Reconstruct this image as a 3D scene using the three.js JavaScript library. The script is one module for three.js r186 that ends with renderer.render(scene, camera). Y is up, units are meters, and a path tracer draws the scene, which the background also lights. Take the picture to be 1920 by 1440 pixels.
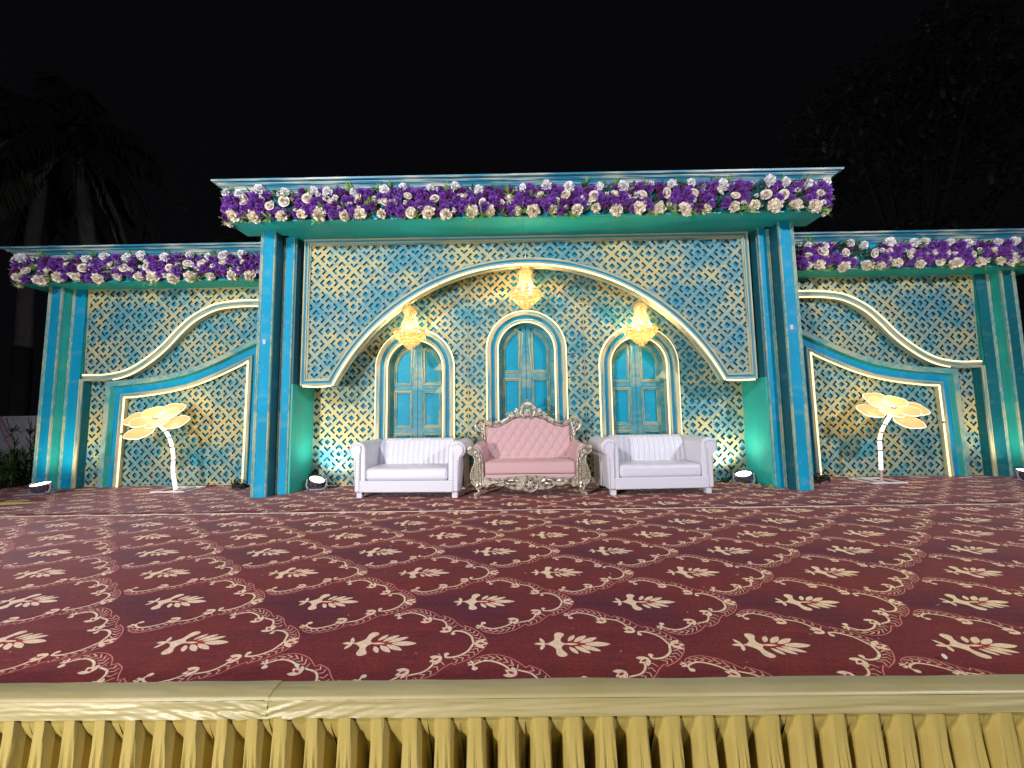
import * as THREE from 'three';
import { mergeGeometries, mergeVertices, toCreasedNormals } from 'three/addons/utils/BufferGeometryUtils.js';
import { RectAreaLightUniformsLib } from 'three/addons/lights/RectAreaLightUniformsLib.js';
import { RoundedBoxGeometry } from 'three/addons/geometries/RoundedBoxGeometry.js';

// ---------------------------------------------------------------- camera, sky, lamps, exposure
const scene = new THREE.Scene();
const camera = new THREE.PerspectiveCamera(2 * Math.atan(720 / 700) * 180 / Math.PI, 4 / 3, 0.05, 200);
camera.rotation.order = 'YXZ';
camera.position.set(-0.1958, 1.1, 5.279);
camera.rotation.set(0.082206, 0.007402, -0.014503);
scene.add(camera);

const renderer = new THREE.WebGLRenderer({ antialias: true });
renderer.setSize(1024, 768);
renderer.toneMapping = THREE.LinearToneMapping;
renderer.toneMappingExposure = 1;
renderer.shadowMap.enabled = true;
RectAreaLightUniformsLib.init();

{ // a moonless night sky: almost black everywhere, a trace lighter towards the horizon
  const W = 64, H = 32, d = new Float32Array(W * H * 4);
  for (let y = 0; y < H; y++) {
    const e = Math.abs((y + 0.5) / H - 0.5) * 2, k = 0.0065 + 0.0015 * (1 - e);
    for (let x = 0; x < W; x++) d.set([k * 0.95, k * 0.95, k * 1.25, 1], (y * W + x) * 4);
  }
  const sky = new THREE.DataTexture(d, W, H, THREE.RGBAFormat, THREE.FloatType);
  sky.mapping = THREE.EquirectangularReflectionMapping; sky.magFilter = THREE.LinearFilter; sky.needsUpdate = true;
  scene.background = sky; scene.environment = sky; scene.environmentIntensity = 0.3;
}
const nightFill = new THREE.DirectionalLight(0xfff4e6, 0.012);  // added faint directional light, the sky itself holds no moon
nightFill.position.set(-6, 14, 9); nightFill.castShadow = true; nightFill.shadow.mapSize.set(1024, 1024);
Object.assign(nightFill.shadow.camera, { left: -14, right: 14, top: 12, bottom: -8, far: 50 });
scene.add(nightFill, nightFill.target);

function spot(name, color, cd, pos, target, deg, penumbra, radius) {
  const l = new THREE.SpotLight(color, cd, 0, deg * Math.PI / 180, penumbra, 2);
  l.name = name; l.position.set(...pos); l.target.position.set(...target);
  l.castShadow = true; l.shadow.radius = radius; l.shadow.mapSize.set(1024, 1024);
  scene.add(l, l.target);
  return l;
}
const cool = new THREE.Color().setRGB(0.93, 0.93, 1.04);
// the stage lamps on tall stands on the lawn, one to each side behind the camera, and a lamp farther off
spot('stage_lamp_left', cool, 192, [-5.2, 5.5, 8.0], [-2.3, 2.3, -0.4], 58, 0.85, 4);
spot('stage_lamp_right', cool, 218, [7.4, 5.5, 8.0], [1.8, 2.3, -0.4], 54, 0.85, 4);
spot('lawn_lamp', new THREE.Color().setRGB(1, 0.95, 0.88), 225, [-5.5, 0.7, 9.6], [0.2, 2.2, 0], 50, 0.5, 12);

// ---------------------------------------------------------------- helpers
const V2 = (x, y) => new THREE.Vector2(x, y), V3 = (x, y, z) => new THREE.Vector3(x, y, z);
const clamp = (x, a = 0, b = 1) => Math.min(b, Math.max(a, x)), lerp = (a, b, t) => a + (b - a) * t;
const sstep = (a, b, x) => { const t = clamp((x - a) / (b - a)); return t * t * (3 - 2 * t); };
function rng(seed) { let a = seed >>> 0; return () => { a = (a + 0x6d2b79f5) | 0; let t = Math.imul(a ^ (a >>> 15), 1 | a); t = (t + Math.imul(t ^ (t >>> 7), 61 | t)) ^ t; return ((t ^ (t >>> 14)) >>> 0) / 4294967296; }; }
const used = {};
const numbered = (n) => { const k = used[n] = (used[n] ?? -1) + 1; return k ? `${n}_${String(k).padStart(3, '0')}` : n; };
function tag(o, label, category, group) { o.userData.label = label; o.userData.category = category; if (group) o.userData.group = group; return o; }
function thing(name, label, category, pos = [0, 0, 0], turn = 0, group) {
  const o = new THREE.Group(); o.name = numbered(name); o.position.set(...pos); o.rotation.y = turn; scene.add(o);
  return tag(o, label, category, group);
}
function part(name, geo, mat, parent, kind) {
  const m = new THREE.Mesh(Array.isArray(geo) ? merge(geo) : geo, mat); m.name = name; m.castShadow = m.receiveShadow = true;
  if (kind) m.userData.kind = kind;
  parent.add(m); return m;
}
function single(name, geo, mat, label, category, group) { const m = part(numbered(name), geo, mat, scene); return tag(m, label, category, group); }
function structure(name, geo, mat) { const m = part(name, geo, mat, scene, 'structure'); return m; }
function clean(g) {
  g = g.index ? g.toNonIndexed() : g;
  if (!g.attributes.normal) g.computeVertexNormals();
  if (!g.attributes.uv) g.setAttribute('uv', new THREE.Float32BufferAttribute(new Float32Array(g.attributes.position.count * 2), 2));
  return g;
}
function merge(list) {
  list = list.map(clean);
  const colored = list.some((g) => g.attributes.color);
  for (const g of list) {
    for (const k of Object.keys(g.attributes)) if (!['position', 'normal', 'uv', 'color'].includes(k)) g.deleteAttribute(k);
    if (colored && !g.attributes.color) g.setAttribute('color', new THREE.Float32BufferAttribute(new Float32Array(g.attributes.position.count * 3).fill(1), 3));
    g.clearGroups?.();
  }
  return mergeGeometries(list);
}
// uv in metres, from the side of the box that each face looks to
function boxUV(g, off = 0) {
  g = clean(g); const p = g.attributes.position, uv = g.attributes.uv, a = V3(), b = V3(), c = V3();
  for (let i = 0; i < p.count; i += 3) {
    a.fromBufferAttribute(p, i); b.fromBufferAttribute(p, i + 1); c.fromBufferAttribute(p, i + 2);
    const n = b.clone().sub(a).cross(c.clone().sub(a)), ax = Math.abs(n.x), ay = Math.abs(n.y), az = Math.abs(n.z);
    [a, b, c].forEach((q, k) => { ax > ay && ax > az ? uv.setXY(i + k, q.y + off, q.z) : ay > az ? uv.setXY(i + k, q.x + off, q.z) : uv.setXY(i + k, q.y + off, q.x); });
  }
  return g;
}
function box(x0, x1, y0, y1, z0, z1) { const g = new THREE.BoxGeometry(Math.abs(x1 - x0), y1 - y0, Math.abs(z1 - z0)); g.translate((x0 + x1) / 2, (y0 + y1) / 2, (z0 + z1) / 2); return boxUV(g, x0 * 0.37); }
function rbox(w, h, d, r, x = 0, y = 0, z = 0, seg = 3) { const g = new RoundedBoxGeometry(w, h, d, seg, r); g.translate(x, y, z); return g; }
// grid of points f(u, v) -> [x, y, z], (nu + 1) by (nv + 1)
function grid(nu, nv, f, su = 1, sv = 1, colorOf) {
  const P = [], U = [], I = [], C = [];
  for (let j = 0; j <= nv; j++) for (let i = 0; i <= nu; i++) { const q = f(i / nu, j / nv); P.push(...q); U.push((i / nu) * su, (j / nv) * sv); if (colorOf) C.push(...colorOf(i / nu, j / nv, q)); }
  for (let j = 0; j < nv; j++) for (let i = 0; i < nu; i++) { const a = j * (nu + 1) + i, b = a + 1, c = a + nu + 1, d = c + 1; I.push(a, b, d, a, d, c); }
  const g = new THREE.BufferGeometry(); g.setAttribute('position', new THREE.Float32BufferAttribute(P, 3)); g.setAttribute('uv', new THREE.Float32BufferAttribute(U, 2));
  if (colorOf) g.setAttribute('color', new THREE.Float32BufferAttribute(C, 3));
  g.setIndex(I); g.computeVertexNormals(); return g;
}
// sweeps a profile [[outwards, forward], ...] along a path of [x, y]; outwards is to the left of the way. to3 places (a, b, forward) in space
function sweep(path, profile, { closed = false, crease = 0.5, to3 = (a, b, c) => [a, b, c], caps = true } = {}) {
  const n = path.length, m = profile.length, P = [], U = [], I = [], dir = (i, j) => { const dx = path[j][0] - path[i][0], dy = path[j][1] - path[i][1], l = Math.hypot(dx, dy) || 1; return [dx / l, dy / l]; };
  let s = 0; const across = [0]; for (let j = 1; j < m; j++) across[j] = across[j - 1] + Math.hypot(profile[j][0] - profile[j - 1][0], profile[j][1] - profile[j - 1][1]);
  const N = closed ? n + 1 : n;
  for (let k = 0; k < N; k++) {
    const i = k % n; if (k) s += Math.hypot(path[i][0] - path[(k - 1) % n][0], path[i][1] - path[(k - 1) % n][1]);
    const a = closed || i > 0 ? dir((i + n - 1) % n, i) : dir(i, i + 1), b = closed || i < n - 1 ? dir(i, (i + 1) % n) : a;
    let nx = -(a[1] + b[1]) / 2, ny = (a[0] + b[0]) / 2; const l2 = Math.max(0.25, nx * nx + ny * ny); nx /= l2; ny /= l2;
    for (let j = 0; j < m; j++) { P.push(...to3(path[i][0] + nx * profile[j][0], path[i][1] + ny * profile[j][0], profile[j][1])); U.push(s, across[j]); }
  }
  for (let k = 0; k < N - 1; k++) for (let j = 0; j < m - 1; j++) { const a = k * m + j, b = a + 1, c = a + m, d = c + 1; I.push(a, c, d, a, d, b); }
  if (!closed && caps) {
    const tri = THREE.ShapeUtils.triangulateShape(profile.map((q) => V2(...q)), []);
    for (const [a, b, c] of tri) I.push(a, b, c, (N - 1) * m + c, (N - 1) * m + b, (N - 1) * m + a);
  }
  const g = new THREE.BufferGeometry(); g.setAttribute('position', new THREE.Float32BufferAttribute(P, 3)); g.setAttribute('uv', new THREE.Float32BufferAttribute(U, 2)); g.setIndex(I);
  return toCreasedNormals(g, crease);
}
// a tube through points with its own radius at each, optionally flattened
function tube(points, radius, seg = 8, flat = 1, sub = 1, up = V3(0, 0, 1)) {
  let pts = points.map((p) => (p.isVector3 ? p : V3(...p)));
  const rad = (t) => (typeof radius === 'function' ? radius(t) : Array.isArray(radius) ? (() => { const f = t * (radius.length - 1), i = Math.min(radius.length - 2, Math.floor(f)); return lerp(radius[i], radius[i + 1], f - i); })() : radius);
  if (sub > 1) { const c = new THREE.CatmullRomCurve3(pts); pts = c.getPoints(pts.length * sub); }
  const n = pts.length, P = [], U = [], I = []; let s = 0;
  for (let i = 0; i < n; i++) {
    const t = pts[Math.min(n - 1, i + 1)].clone().sub(pts[Math.max(0, i - 1)]).normalize(); if (i) s += pts[i].distanceTo(pts[i - 1]);
    let a = up.clone().cross(t); if (a.lengthSq() < 1e-4) a = V3(1, 0, 0).cross(t); a.normalize(); const b = t.clone().cross(a), r = rad(i / (n - 1));
    for (let j = 0; j <= seg; j++) { const w = (j / seg) * Math.PI * 2, q = pts[i].clone().addScaledVector(a, Math.cos(w) * r).addScaledVector(b, Math.sin(w) * r * flat); P.push(q.x, q.y, q.z); U.push(s, (j / seg) * 2 * Math.PI * r); }
  }
  const m = seg + 1;
  for (let i = 0; i < n - 1; i++) for (let j = 0; j < seg; j++) { const a = i * m + j, b = a + 1, c = a + m, d = c + 1; I.push(a, b, d, a, d, c); }
  for (const [base, flip] of [[0, 1], [(n - 1) * m, 0]]) for (let j = 1; j < seg - 1; j++) flip ? I.push(base, base + j + 1, base + j) : I.push(base, base + j, base + j + 1);
  const g = new THREE.BufferGeometry(); g.setAttribute('position', new THREE.Float32BufferAttribute(P, 3)); g.setAttribute('uv', new THREE.Float32BufferAttribute(U, 2)); g.setIndex(I);
  g.computeVertexNormals(); return g;
}
const shapeOf = (pts) => new THREE.Shape(pts.map((q) => V2(q[0], q[1])));
function plate(pts, z0, depth, holes = [], bevel = 0) {
  const sh = shapeOf(pts); sh.holes = holes.map((h) => new THREE.Path(h.map((q) => V2(q[0], q[1]))));
  const g = new THREE.ExtrudeGeometry(sh, { depth: depth - 2 * bevel, bevelEnabled: bevel > 0, bevelSize: bevel, bevelThickness: bevel, bevelOffset: -bevel, bevelSegments: 3, curveSegments: 10, steps: 1 });
  g.translate(0, 0, z0 + bevel); return boxUV(g);
}
const arc = (cx, cy, r, a0, a1, n) => Array.from({ length: n + 1 }, (_, i) => { const a = lerp(a0, a1, i / n); return [cx + r * Math.cos(a), cy + r * Math.sin(a)]; });
const catmull = (pts, n) => new THREE.CatmullRomCurve3(pts.map((p) => V3(p[0], p[1], 0)), false, 'centripetal').getPoints(n).map((p) => [p.x, p.y]);
const offsetPath = (path, d) => path.map((p, i) => { const a = path[Math.max(0, i - 1)], b = path[Math.min(path.length - 1, i + 1)], l = Math.hypot(b[0] - a[0], b[1] - a[1]) || 1; return [p[0] - (b[1] - a[1]) / l * d, p[1] + (b[0] - a[0]) / l * d]; });

// ---------------------------------------------------------------- computed textures
const noiseGrid = (() => { const r = rng(7), a = new Float32Array(256 * 256); for (let i = 0; i < a.length; i++) a[i] = r(); return a; })();
// value noise that repeats every px by py cells
function vnoise(x, y, px, py, seed = 0) {
  const x0 = Math.floor(x), y0 = Math.floor(y); let fx = x - x0, fy = y - y0; fx = fx * fx * (3 - 2 * fx); fy = fy * fy * (3 - 2 * fy);
  const at = (i, j) => noiseGrid[((((j % py) + py) % py + seed * 37) & 255) * 256 + ((((i % px) + px) % px + seed * 71) & 255)];
  return lerp(lerp(at(x0, y0), at(x0 + 1, y0), fx), lerp(at(x0, y0 + 1), at(x0 + 1, y0 + 1), fx), fy);
}
function fbm(u, v, px, py, oct, seed = 0) { let s = 0, a = 0.5, t = 0; for (let o = 0; o < oct; o++) { s += a * vnoise(u * px, v * py, px, py, seed + o); t += a; a *= 0.5; px *= 2; py *= 2; } return s / t; }
const toSRGB = (c) => 255 * (c <= 0.0031308 ? 12.92 * c : 1.055 * Math.pow(c, 1 / 2.4) - 0.055);
function colorMap(w, h, su, sv, f) {
  const d = new Uint8Array(w * h * 4);
  for (let y = 0; y < h; y++) for (let x = 0; x < w; x++) { const c = f(x / w, y / h); const o = (y * w + x) * 4; d[o] = toSRGB(clamp(c[0])); d[o + 1] = toSRGB(clamp(c[1])); d[o + 2] = toSRGB(clamp(c[2])); d[o + 3] = 255; }
  return finish(new THREE.DataTexture(d, w, h), su, sv, true);
}
function grayMap(w, h, su, sv, f) {
  const d = new Uint8Array(w * h * 4);
  for (let y = 0; y < h; y++) for (let x = 0; x < w; x++) { const c = 255 * clamp(f(x / w, y / h)), o = (y * w + x) * 4; d[o] = d[o + 1] = d[o + 2] = c; d[o + 3] = 255; }
  return finish(new THREE.DataTexture(d, w, h), su, sv, false);
}
function finish(t, su, sv, srgb) { t.wrapS = t.wrapT = THREE.RepeatWrapping; t.magFilter = THREE.LinearFilter; t.repeat.set(1 / su, 1 / sv); if (srgb) t.colorSpace = THREE.SRGBColorSpace; t.needsUpdate = true; return t; }
const mix3 = (a, b, t) => [lerp(a[0], b[0], t), lerp(a[1], b[1], t), lerp(a[2], b[2], t)];
const std = (o) => new THREE.MeshStandardMaterial({ roughness: 0.6, ...o });
const phys = (o) => new THREE.MeshPhysicalMaterial({ roughness: 0.6, ...o });
const lin = (r, g, b) => new THREE.Color().setRGB(r, g, b);

const BLUE = [0.003, 0.265, 0.44], GREEN = [0.020, 0.36, 0.31], GOLD = [0.50, 0.455, 0.245], TEAL = [0.03, 0.25, 0.33];
const grain = grayMap(512, 512, 0.5, 0.5, (u, v) => 0.6 * fbm(u, v, 24, 24, 4, 3) + 0.4 * fbm(u, v, 6, 90, 2, 5));
const painted = (c, amp, scuff, seed) => colorMap(1024, 1024, 3.1, 3.1, (u, v) => {
  const n = fbm(u, v, 5, 5, 4, seed), br = fbm(u, v, 9, 140, 2, seed + 2) - 0.5, s = sstep(0.62, 0.82, fbm(u, v, 26, 9, 4, seed + 5)) * scuff * 1.4, chip = sstep(0.80, 0.83, fbm(u, v, 150, 110, 2, seed + 8)) * scuff * 2.5, k = 1 + amp * (n - 0.5) * 2 + 0.35 * amp * br * 2;
  return mix3(mix3([c[0] * k, c[1] * k, c[2] * k], [0.28, 0.40, 0.38], s), [0.34, 0.36, 0.30], Math.min(0.75, chip));
});
const M = {};
// blue board dry-brushed with gold, as on the cut lattice sheets
M.lattice = phys({ roughness: 0.55, specularIntensity: 0.6, bumpMap: grain, bumpScale: 0.001, map: colorMap(1024, 1024, 2.3, 2.3, (u, v) => {
  const big = fbm(u, v, 5, 5, 3, 1), mid = fbm(u, v, 18, 18, 3, 4), a = fbm((u + v), (u - v) * 1, 60, 9, 2, 8), b = fbm((u - v), (u + v), 60, 9, 2, 9);
  const g = sstep(0.36, 0.68, 0.50 * big + 0.3 * mid + 0.2 * Math.max(a, b) + 0.02);
  const warm = fbm(u, v, 5, 5, 2, 12), gold = mix3([0.30, 0.34, 0.23], [0.52, 0.44, 0.18], sstep(0.35, 0.7, warm));
  return mix3([0.025, 0.22, 0.30], gold, 0.14 + 0.78 * g);
}) });
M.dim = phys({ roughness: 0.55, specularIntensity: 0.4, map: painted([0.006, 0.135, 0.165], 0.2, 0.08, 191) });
M.slot = std({ color: lin(0.006, 0.045, 0.075), roughness: 0.8 });  // walls of the cuts, their shade put into a near-black navy
M.hole = phys({ roughness: 0.6, specularIntensity: 0.4, color: lin(0.004, 0.245, 0.40) });
M.pane = phys({ roughness: 0.5, specularIntensity: 0.4, map: painted([0.003, 0.255, 0.41], 0.14, 0.10, 181) });
// mouldings: gold rubbed on along their length over teal
M.trim = phys({ roughness: 0.5, specularIntensity: 0.6, bumpMap: grain, bumpScale: 0.0008, map: colorMap(1024, 256, 2.1, 0.21, (u, v) => {
  const s = fbm(u, v, 8, 7, 3, 2), l = fbm(u, v, 5, 5, 3, 6), f = fbm(u, v, 40, 40, 2, 3);
  return mix3([0.06, 0.24, 0.29], mix3([0.36, 0.39, 0.28], [0.56, 0.50, 0.28], l), sstep(0.24, 0.68, 0.5 * s + 0.40 * l + 0.14 * f));
}) });
// the broad flat strips: teal with a thin veil of gold
M.rub = phys({ roughness: 0.5, specularIntensity: 0.6, map: colorMap(512, 512, 2.3, 1.3, (u, v) => { const a = fbm(u, v, 9, 6, 4, 171), b = fbm(u, v, 40, 30, 3, 175); return mix3([0.09, 0.29, 0.31], [0.36, 0.41, 0.28], sstep(0.32, 0.70, 0.55 * a + 0.45 * b)); }) });
M.crown = std({ roughness: 0.42, map: colorMap(1024, 256, 2.7, 0.3, (u, v) => {
  const s = fbm(u, v, 9, 16, 3, 12), l = fbm(u, v, 7, 3, 3, 16);
  return mix3([0.02, 0.19, 0.30], [0.50, 0.54, 0.42], sstep(0.40, 0.72, 0.5 * s + 0.5 * l));
}) });

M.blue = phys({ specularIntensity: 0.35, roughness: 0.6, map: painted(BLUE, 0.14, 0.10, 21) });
M.deep = phys({ specularIntensity: 0.4, roughness: 0.55, map: painted([0.004, 0.27, 0.47], 0.15, 0.08, 41) });
M.green = std({ roughness: 0.45, map: painted(GREEN, 0.3, 0.22, 31) });
M.soffit = phys({ roughness: 0.5, specularIntensity: 0.6, map: painted([0.024, 0.45, 0.41], 0.22, 0.12, 201) });
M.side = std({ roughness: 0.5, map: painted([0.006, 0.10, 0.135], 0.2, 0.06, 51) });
M.black = std({ color: lin(0.012, 0.012, 0.014), roughness: 0.5 });
M.dark = std({ color: lin(0.05, 0.045, 0.04), roughness: 0.8 });
M.led = std({ color: lin(0.35, 0.30, 0.2), emissive: lin(1.0, 0.80, 0.42), emissiveIntensity: 1.75, roughness: 0.5 });
M.white = std({ color: lin(0.72, 0.71, 0.74), roughness: 0.4 });
M.gold = phys({ color: lin(0.80, 0.52, 0.16), metalness: 0.9, roughness: 0.28 });

// ---------------------------------------------------------------- ground, platform, carpet, skirt
const CARPET_L = 0.935, CARPET_W = 0.815;
function carpetTexture() {
  const W = 1024, H = 896, c = document.createElement('canvas'); c.width = W; c.height = H;
  const x = c.getContext('2d'), kx = W / CARPET_L, ky = H / CARPET_W;
  x.fillStyle = 'rgb(104,40,43)'; x.fillRect(0, 0, W, H);
  const img = x.getImageData(0, 0, W, H), d = img.data;
  for (let j = 0; j < H; j++) for (let i = 0; i < W; i++) {
    const u = i / W, v = j / H, n = fbm(u, v, 3, 3, 4, 61) - 0.5, f = fbm(u, v, 120, 110, 2, 63) - 0.5, w = fbm(u, v, 6, 80, 2, 66) - 0.5, o = (j * W + i) * 4;
    d[o] = 104 + 40 * n + 26 * f + 16 * w; d[o + 1] = 41 + 12 * n + 13 * f + 8 * w; d[o + 2] = 44 - 10 * n + 14 * f + 8 * w;
  }
  x.putImageData(img, 0, 0);
  const cream = 'rgb(232,206,166)', pink = 'rgb(206,124,110)', red = 'rgb(158,44,44)';
  function motif() {
    const blade = (px, pz, len, wid, a, base) => { x.save(); x.translate(px, pz); x.rotate(a); x.beginPath(); x.moveTo(0, 0); x.bezierCurveTo(len * 0.25, -wid * (base ?? 1), len * 0.75, -wid, len, 0); x.bezierCurveTo(len * 0.75, wid, len * 0.25, wid * (base ?? 1), 0, 0); x.fill(); x.restore(); };
    // leaf, tip to the right
    x.fillStyle = red; blade(-0.085, 0, 0.20, 0.022, 0);
    x.fillStyle = cream;
    blade(0.052, 0, 0.124, 0.024, 0); blade(-0.05, 0, 0.07, 0.010, 0);
    for (const s of [-1, 1]) {
      blade(0.030, s * 0.010, 0.100, 0.019, s * 0.44); blade(0.002, s * 0.016, 0.086, 0.019, s * 0.66); blade(-0.024, s * 0.022, 0.062, 0.016, s * 0.95);
      x.beginPath(); x.moveTo(-0.030, 0); x.bezierCurveTo(-0.064, s * 0.010, -0.070, s * 0.034, -0.044, s * 0.064); x.bezierCurveTo(-0.030, s * 0.080, -0.044, s * 0.094, -0.062, s * 0.095);
      x.bezierCurveTo(-0.092, s * 0.094, -0.090, s * 0.066, -0.088, s * 0.050); x.bezierCurveTo(-0.086, s * 0.030, -0.106, s * 0.016, -0.124, s * 0.006); x.lineTo(-0.120, 0); x.closePath(); x.fill();
      blade(-0.140, 0, 0.050, 0.013, Math.PI - s * 1.15);
    }
    blade(-0.134, 0, 0.056, 0.013, Math.PI); blade(-0.142, 0, 0.030, 0.007, 0);
    // scalloped bracket round the right of the leaf: a thin outer line, cream scrolls inside it, small leaves between, tulips at the joints
    const smooth = (q) => { const c = new THREE.CatmullRomCurve3(q.map((p) => V3(p[0], p[1], 0)), false, 'centripetal'); return c.getSpacedPoints(q.length * 6).map((p) => [p.x, p.y]); };
    const outer = [[[0.0, 0.268], [0.018, 0.303], [0.088, 0.326], [0.172, 0.298], [0.238, 0.238]], [[0.252, 0.252], [0.305, 0.222], [0.342, 0.176], [0.374, 0.142]], [[0.388, 0.154], [0.450, 0.112], [0.500, 0.050], [0.520, 0.0]]].map(smooth);
    const inner = [[[0.010, 0.232], [0.006, 0.252], [0.058, 0.282], [0.126, 0.262], [0.168, 0.222], [0.176, 0.188]], [[0.206, 0.222], [0.262, 0.200], [0.290, 0.156], [0.288, 0.108]], [[0.334, 0.082], [0.340, 0.102], [0.386, 0.098], [0.432, 0.060], [0.453, 0.0]]].map(smooth);
    x.lineCap = x.lineJoin = 'round';
    for (const s of [-1, 1]) {
      const draw = (q) => { x.beginPath(); q.forEach((p, i) => x[i ? 'lineTo' : 'moveTo'](p[0], s * p[1])); x.stroke(); };
      x.strokeStyle = pink; x.lineWidth = 0.0050; draw(outer.flat());
      outer.forEach((o, k) => { // little leaves in pairs along the middle of the band
        const inn = inner[k], n = [7, 4, 6][k]; x.strokeStyle = 'rgb(222,168,140)'; x.lineWidth = 0.0056;
        for (let i = 0; i < n; i++) {
          const t = (i + 0.8) / (n + 0.2), at = (q, f) => q[Math.min(q.length - 1, Math.round(f * (q.length - 1)))], A = at(o, t), B = at(inn, clamp(0.22 + 0.78 * t)), A0 = at(o, Math.max(0, t - 0.09)), B0 = at(inn, clamp(0.22 + 0.78 * (t - 0.09))), m = lerp2(A, B, 0.48);
          x.beginPath(); x.moveTo(...[lerp2(A0, B0, 0.18)].map(([u, v]) => [u, s * v])[0]); x.lineTo(m[0], s * m[1]); x.lineTo(...[lerp2(A0, B0, 0.76)].map(([u, v]) => [u, s * v])[0]); x.stroke();
        }
      });
      x.strokeStyle = x.fillStyle = cream; inner.forEach((q, k) => { x.lineWidth = k === 2 ? 0.0115 : 0.0100; draw(q); });
      for (const [px, pz, r] of [[0.014, 0.230, 0.0135], [0.338, 0.080, 0.012]]) { x.beginPath(); x.ellipse(px, s * pz, r, r * 0.85, 0, 0, 7); x.fill(); }
      for (const [px, pz, a, k] of [[0.188, 0.196, 2.55, 1.15], [0.312, 0.108, 2.55, 1.15], [0.0, 0.262, 2.9, 0.6], ...(s > 0 ? [[0.470, 0, 0, 1.25]] : [])]) {
        x.save(); x.translate(px, s * pz); x.rotate(s * a); x.scale(k, k); x.fillStyle = cream;
        for (const w of [-1, 0, 1]) blade(-0.010, 0, 0.054 - 0.004 * Math.abs(w), 0.0135, w * 0.60);
        x.fillStyle = red; blade(0.002, 0, 0.026, 0.008, 0); x.restore();
      }
    }
  }
  for (const [a, b] of [[0, 0], [0.5, 0.5]]) for (let i = -1; i <= 1; i++) for (let j = -1; j <= 1; j++) { x.save(); x.scale(kx, ky); x.translate((a + i) * CARPET_L, (b + j) * CARPET_W); motif(); x.restore(); }
  // the pile breaks the print up
  const im2 = x.getImageData(0, 0, W, H), e = im2.data;
  for (let j = 0; j < H; j++) for (let i = 0; i < W; i++) { const k = 0.86 + 0.28 * fbm(i / W, j / H, 170, 150, 2, 67), o = (j * W + i) * 4; e[o] *= k; e[o + 1] *= k; e[o + 2] *= k; }
  x.putImageData(im2, 0, 0);
  const t = new THREE.CanvasTexture(c); t.flipY = false; t.wrapS = t.wrapT = THREE.RepeatWrapping; t.colorSpace = THREE.SRGBColorSpace; return t;
}
const pile = grayMap(512, 512, 0.35, 0.35, (u, v) => 0.5 * fbm(u, v, 90, 90, 2, 71) + 0.5 * fbm(u, v, 20, 20, 3, 73));
M.carpet = phys({ map: carpetTexture(), vertexColors: true, roughness: 0.92, specularIntensity: 0.5, sheen: 0.85, sheenRoughness: 0.42, sheenColor: lin(0.85, 0.62, 0.72) });
M.grass = std({ roughness: 0.95, map: colorMap(512, 512, 3, 3, (u, v) => { const n = fbm(u, v, 20, 20, 4, 81); return [0.03 + 0.03 * n, 0.05 + 0.05 * n, 0.015 + 0.015 * n]; }) });
const FLOOR = -0.75, EDGE = 3.72;
structure('ground', new THREE.CircleGeometry(150, 64).rotateX(-Math.PI / 2).translate(0, FLOOR, 0), M.grass);
structure('stage_platform', box(-8.78, 8.9, FLOOR, -0.012, -1.6, EDGE - 0.34), M.dark);
function carpet(x0, x1, z0, z1, y, nx, nz, seed, ox) {
  const c = Math.cos(0.0226), s = Math.sin(0.0226);
  const g = grid(nx, nz, (u, v) => { const x = lerp(x0, x1, u), z = lerp(z0, z1, v); return [x, y + 0.004 * (fbm(x / 20 + 0.5, z / 20 + 0.5, 20, 20, 2, seed) - 0.5) + (y < -0.001 ? 0 : 0.010 * Math.max(0, fbm(x / 20 + 0.5 + 0.02 * z, z / 20 + 0.5, 14, 60, 2, seed + 20) - 0.62) * 4 * sstep(1.1, 1.6, z) * sstep(3.6, 3.3, z)) + 0.003 * (fbm(x / 20 + 0.5, z / 20 + 0.5, 60, 60, 2, seed + 3) - 0.5), z]; }, 1, 1,
    (u, v) => { const x = lerp(x0, x1, u), z = lerp(z0, z1, v), n = fbm(x / 24 + 0.5, z / 24 + 0.5, 16, 16, 4, seed + 9), w = fbm(x / 24 + 0.5, z / 24 + 0.5, 30, 12, 3, seed + 12); return [0.88 + 0.20 * n, 0.82 + 0.26 * n, 0.98 - 0.10 * n + 0.12 * w]; });
  const p = g.attributes.position, uv = g.attributes.uv;
  for (let i = 0; i < p.count; i++) { const x = p.getX(i) + 0.39 - ox, z = p.getZ(i) - 2.972; uv.setXY(i, (x * c + z * s) / CARPET_L, (-x * s + z * c) / CARPET_W); }
  return g;
}
const carpetFront = single('carpet', carpet(-8.74, 8.86, 0.86, EDGE - 0.075, 0.0, 220, 60, 90, 0), M.carpet, 'maroon carpet with cream leaf print along the front of the stage', 'carpet');
part('hem', box(-8.74, 8.86, -0.004, 0.0042, 0.852, 0.862), std({ color: lin(0.62, 0.56, 0.52), roughness: 0.9 }), carpetFront);
single('carpet', carpet(-8.76, 8.86, -1.55, 1.2, -0.007, 180, 28, 94, 0.12), M.carpet, 'maroon carpet strip under the sofas and lamps along the backdrop', 'carpet');

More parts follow.
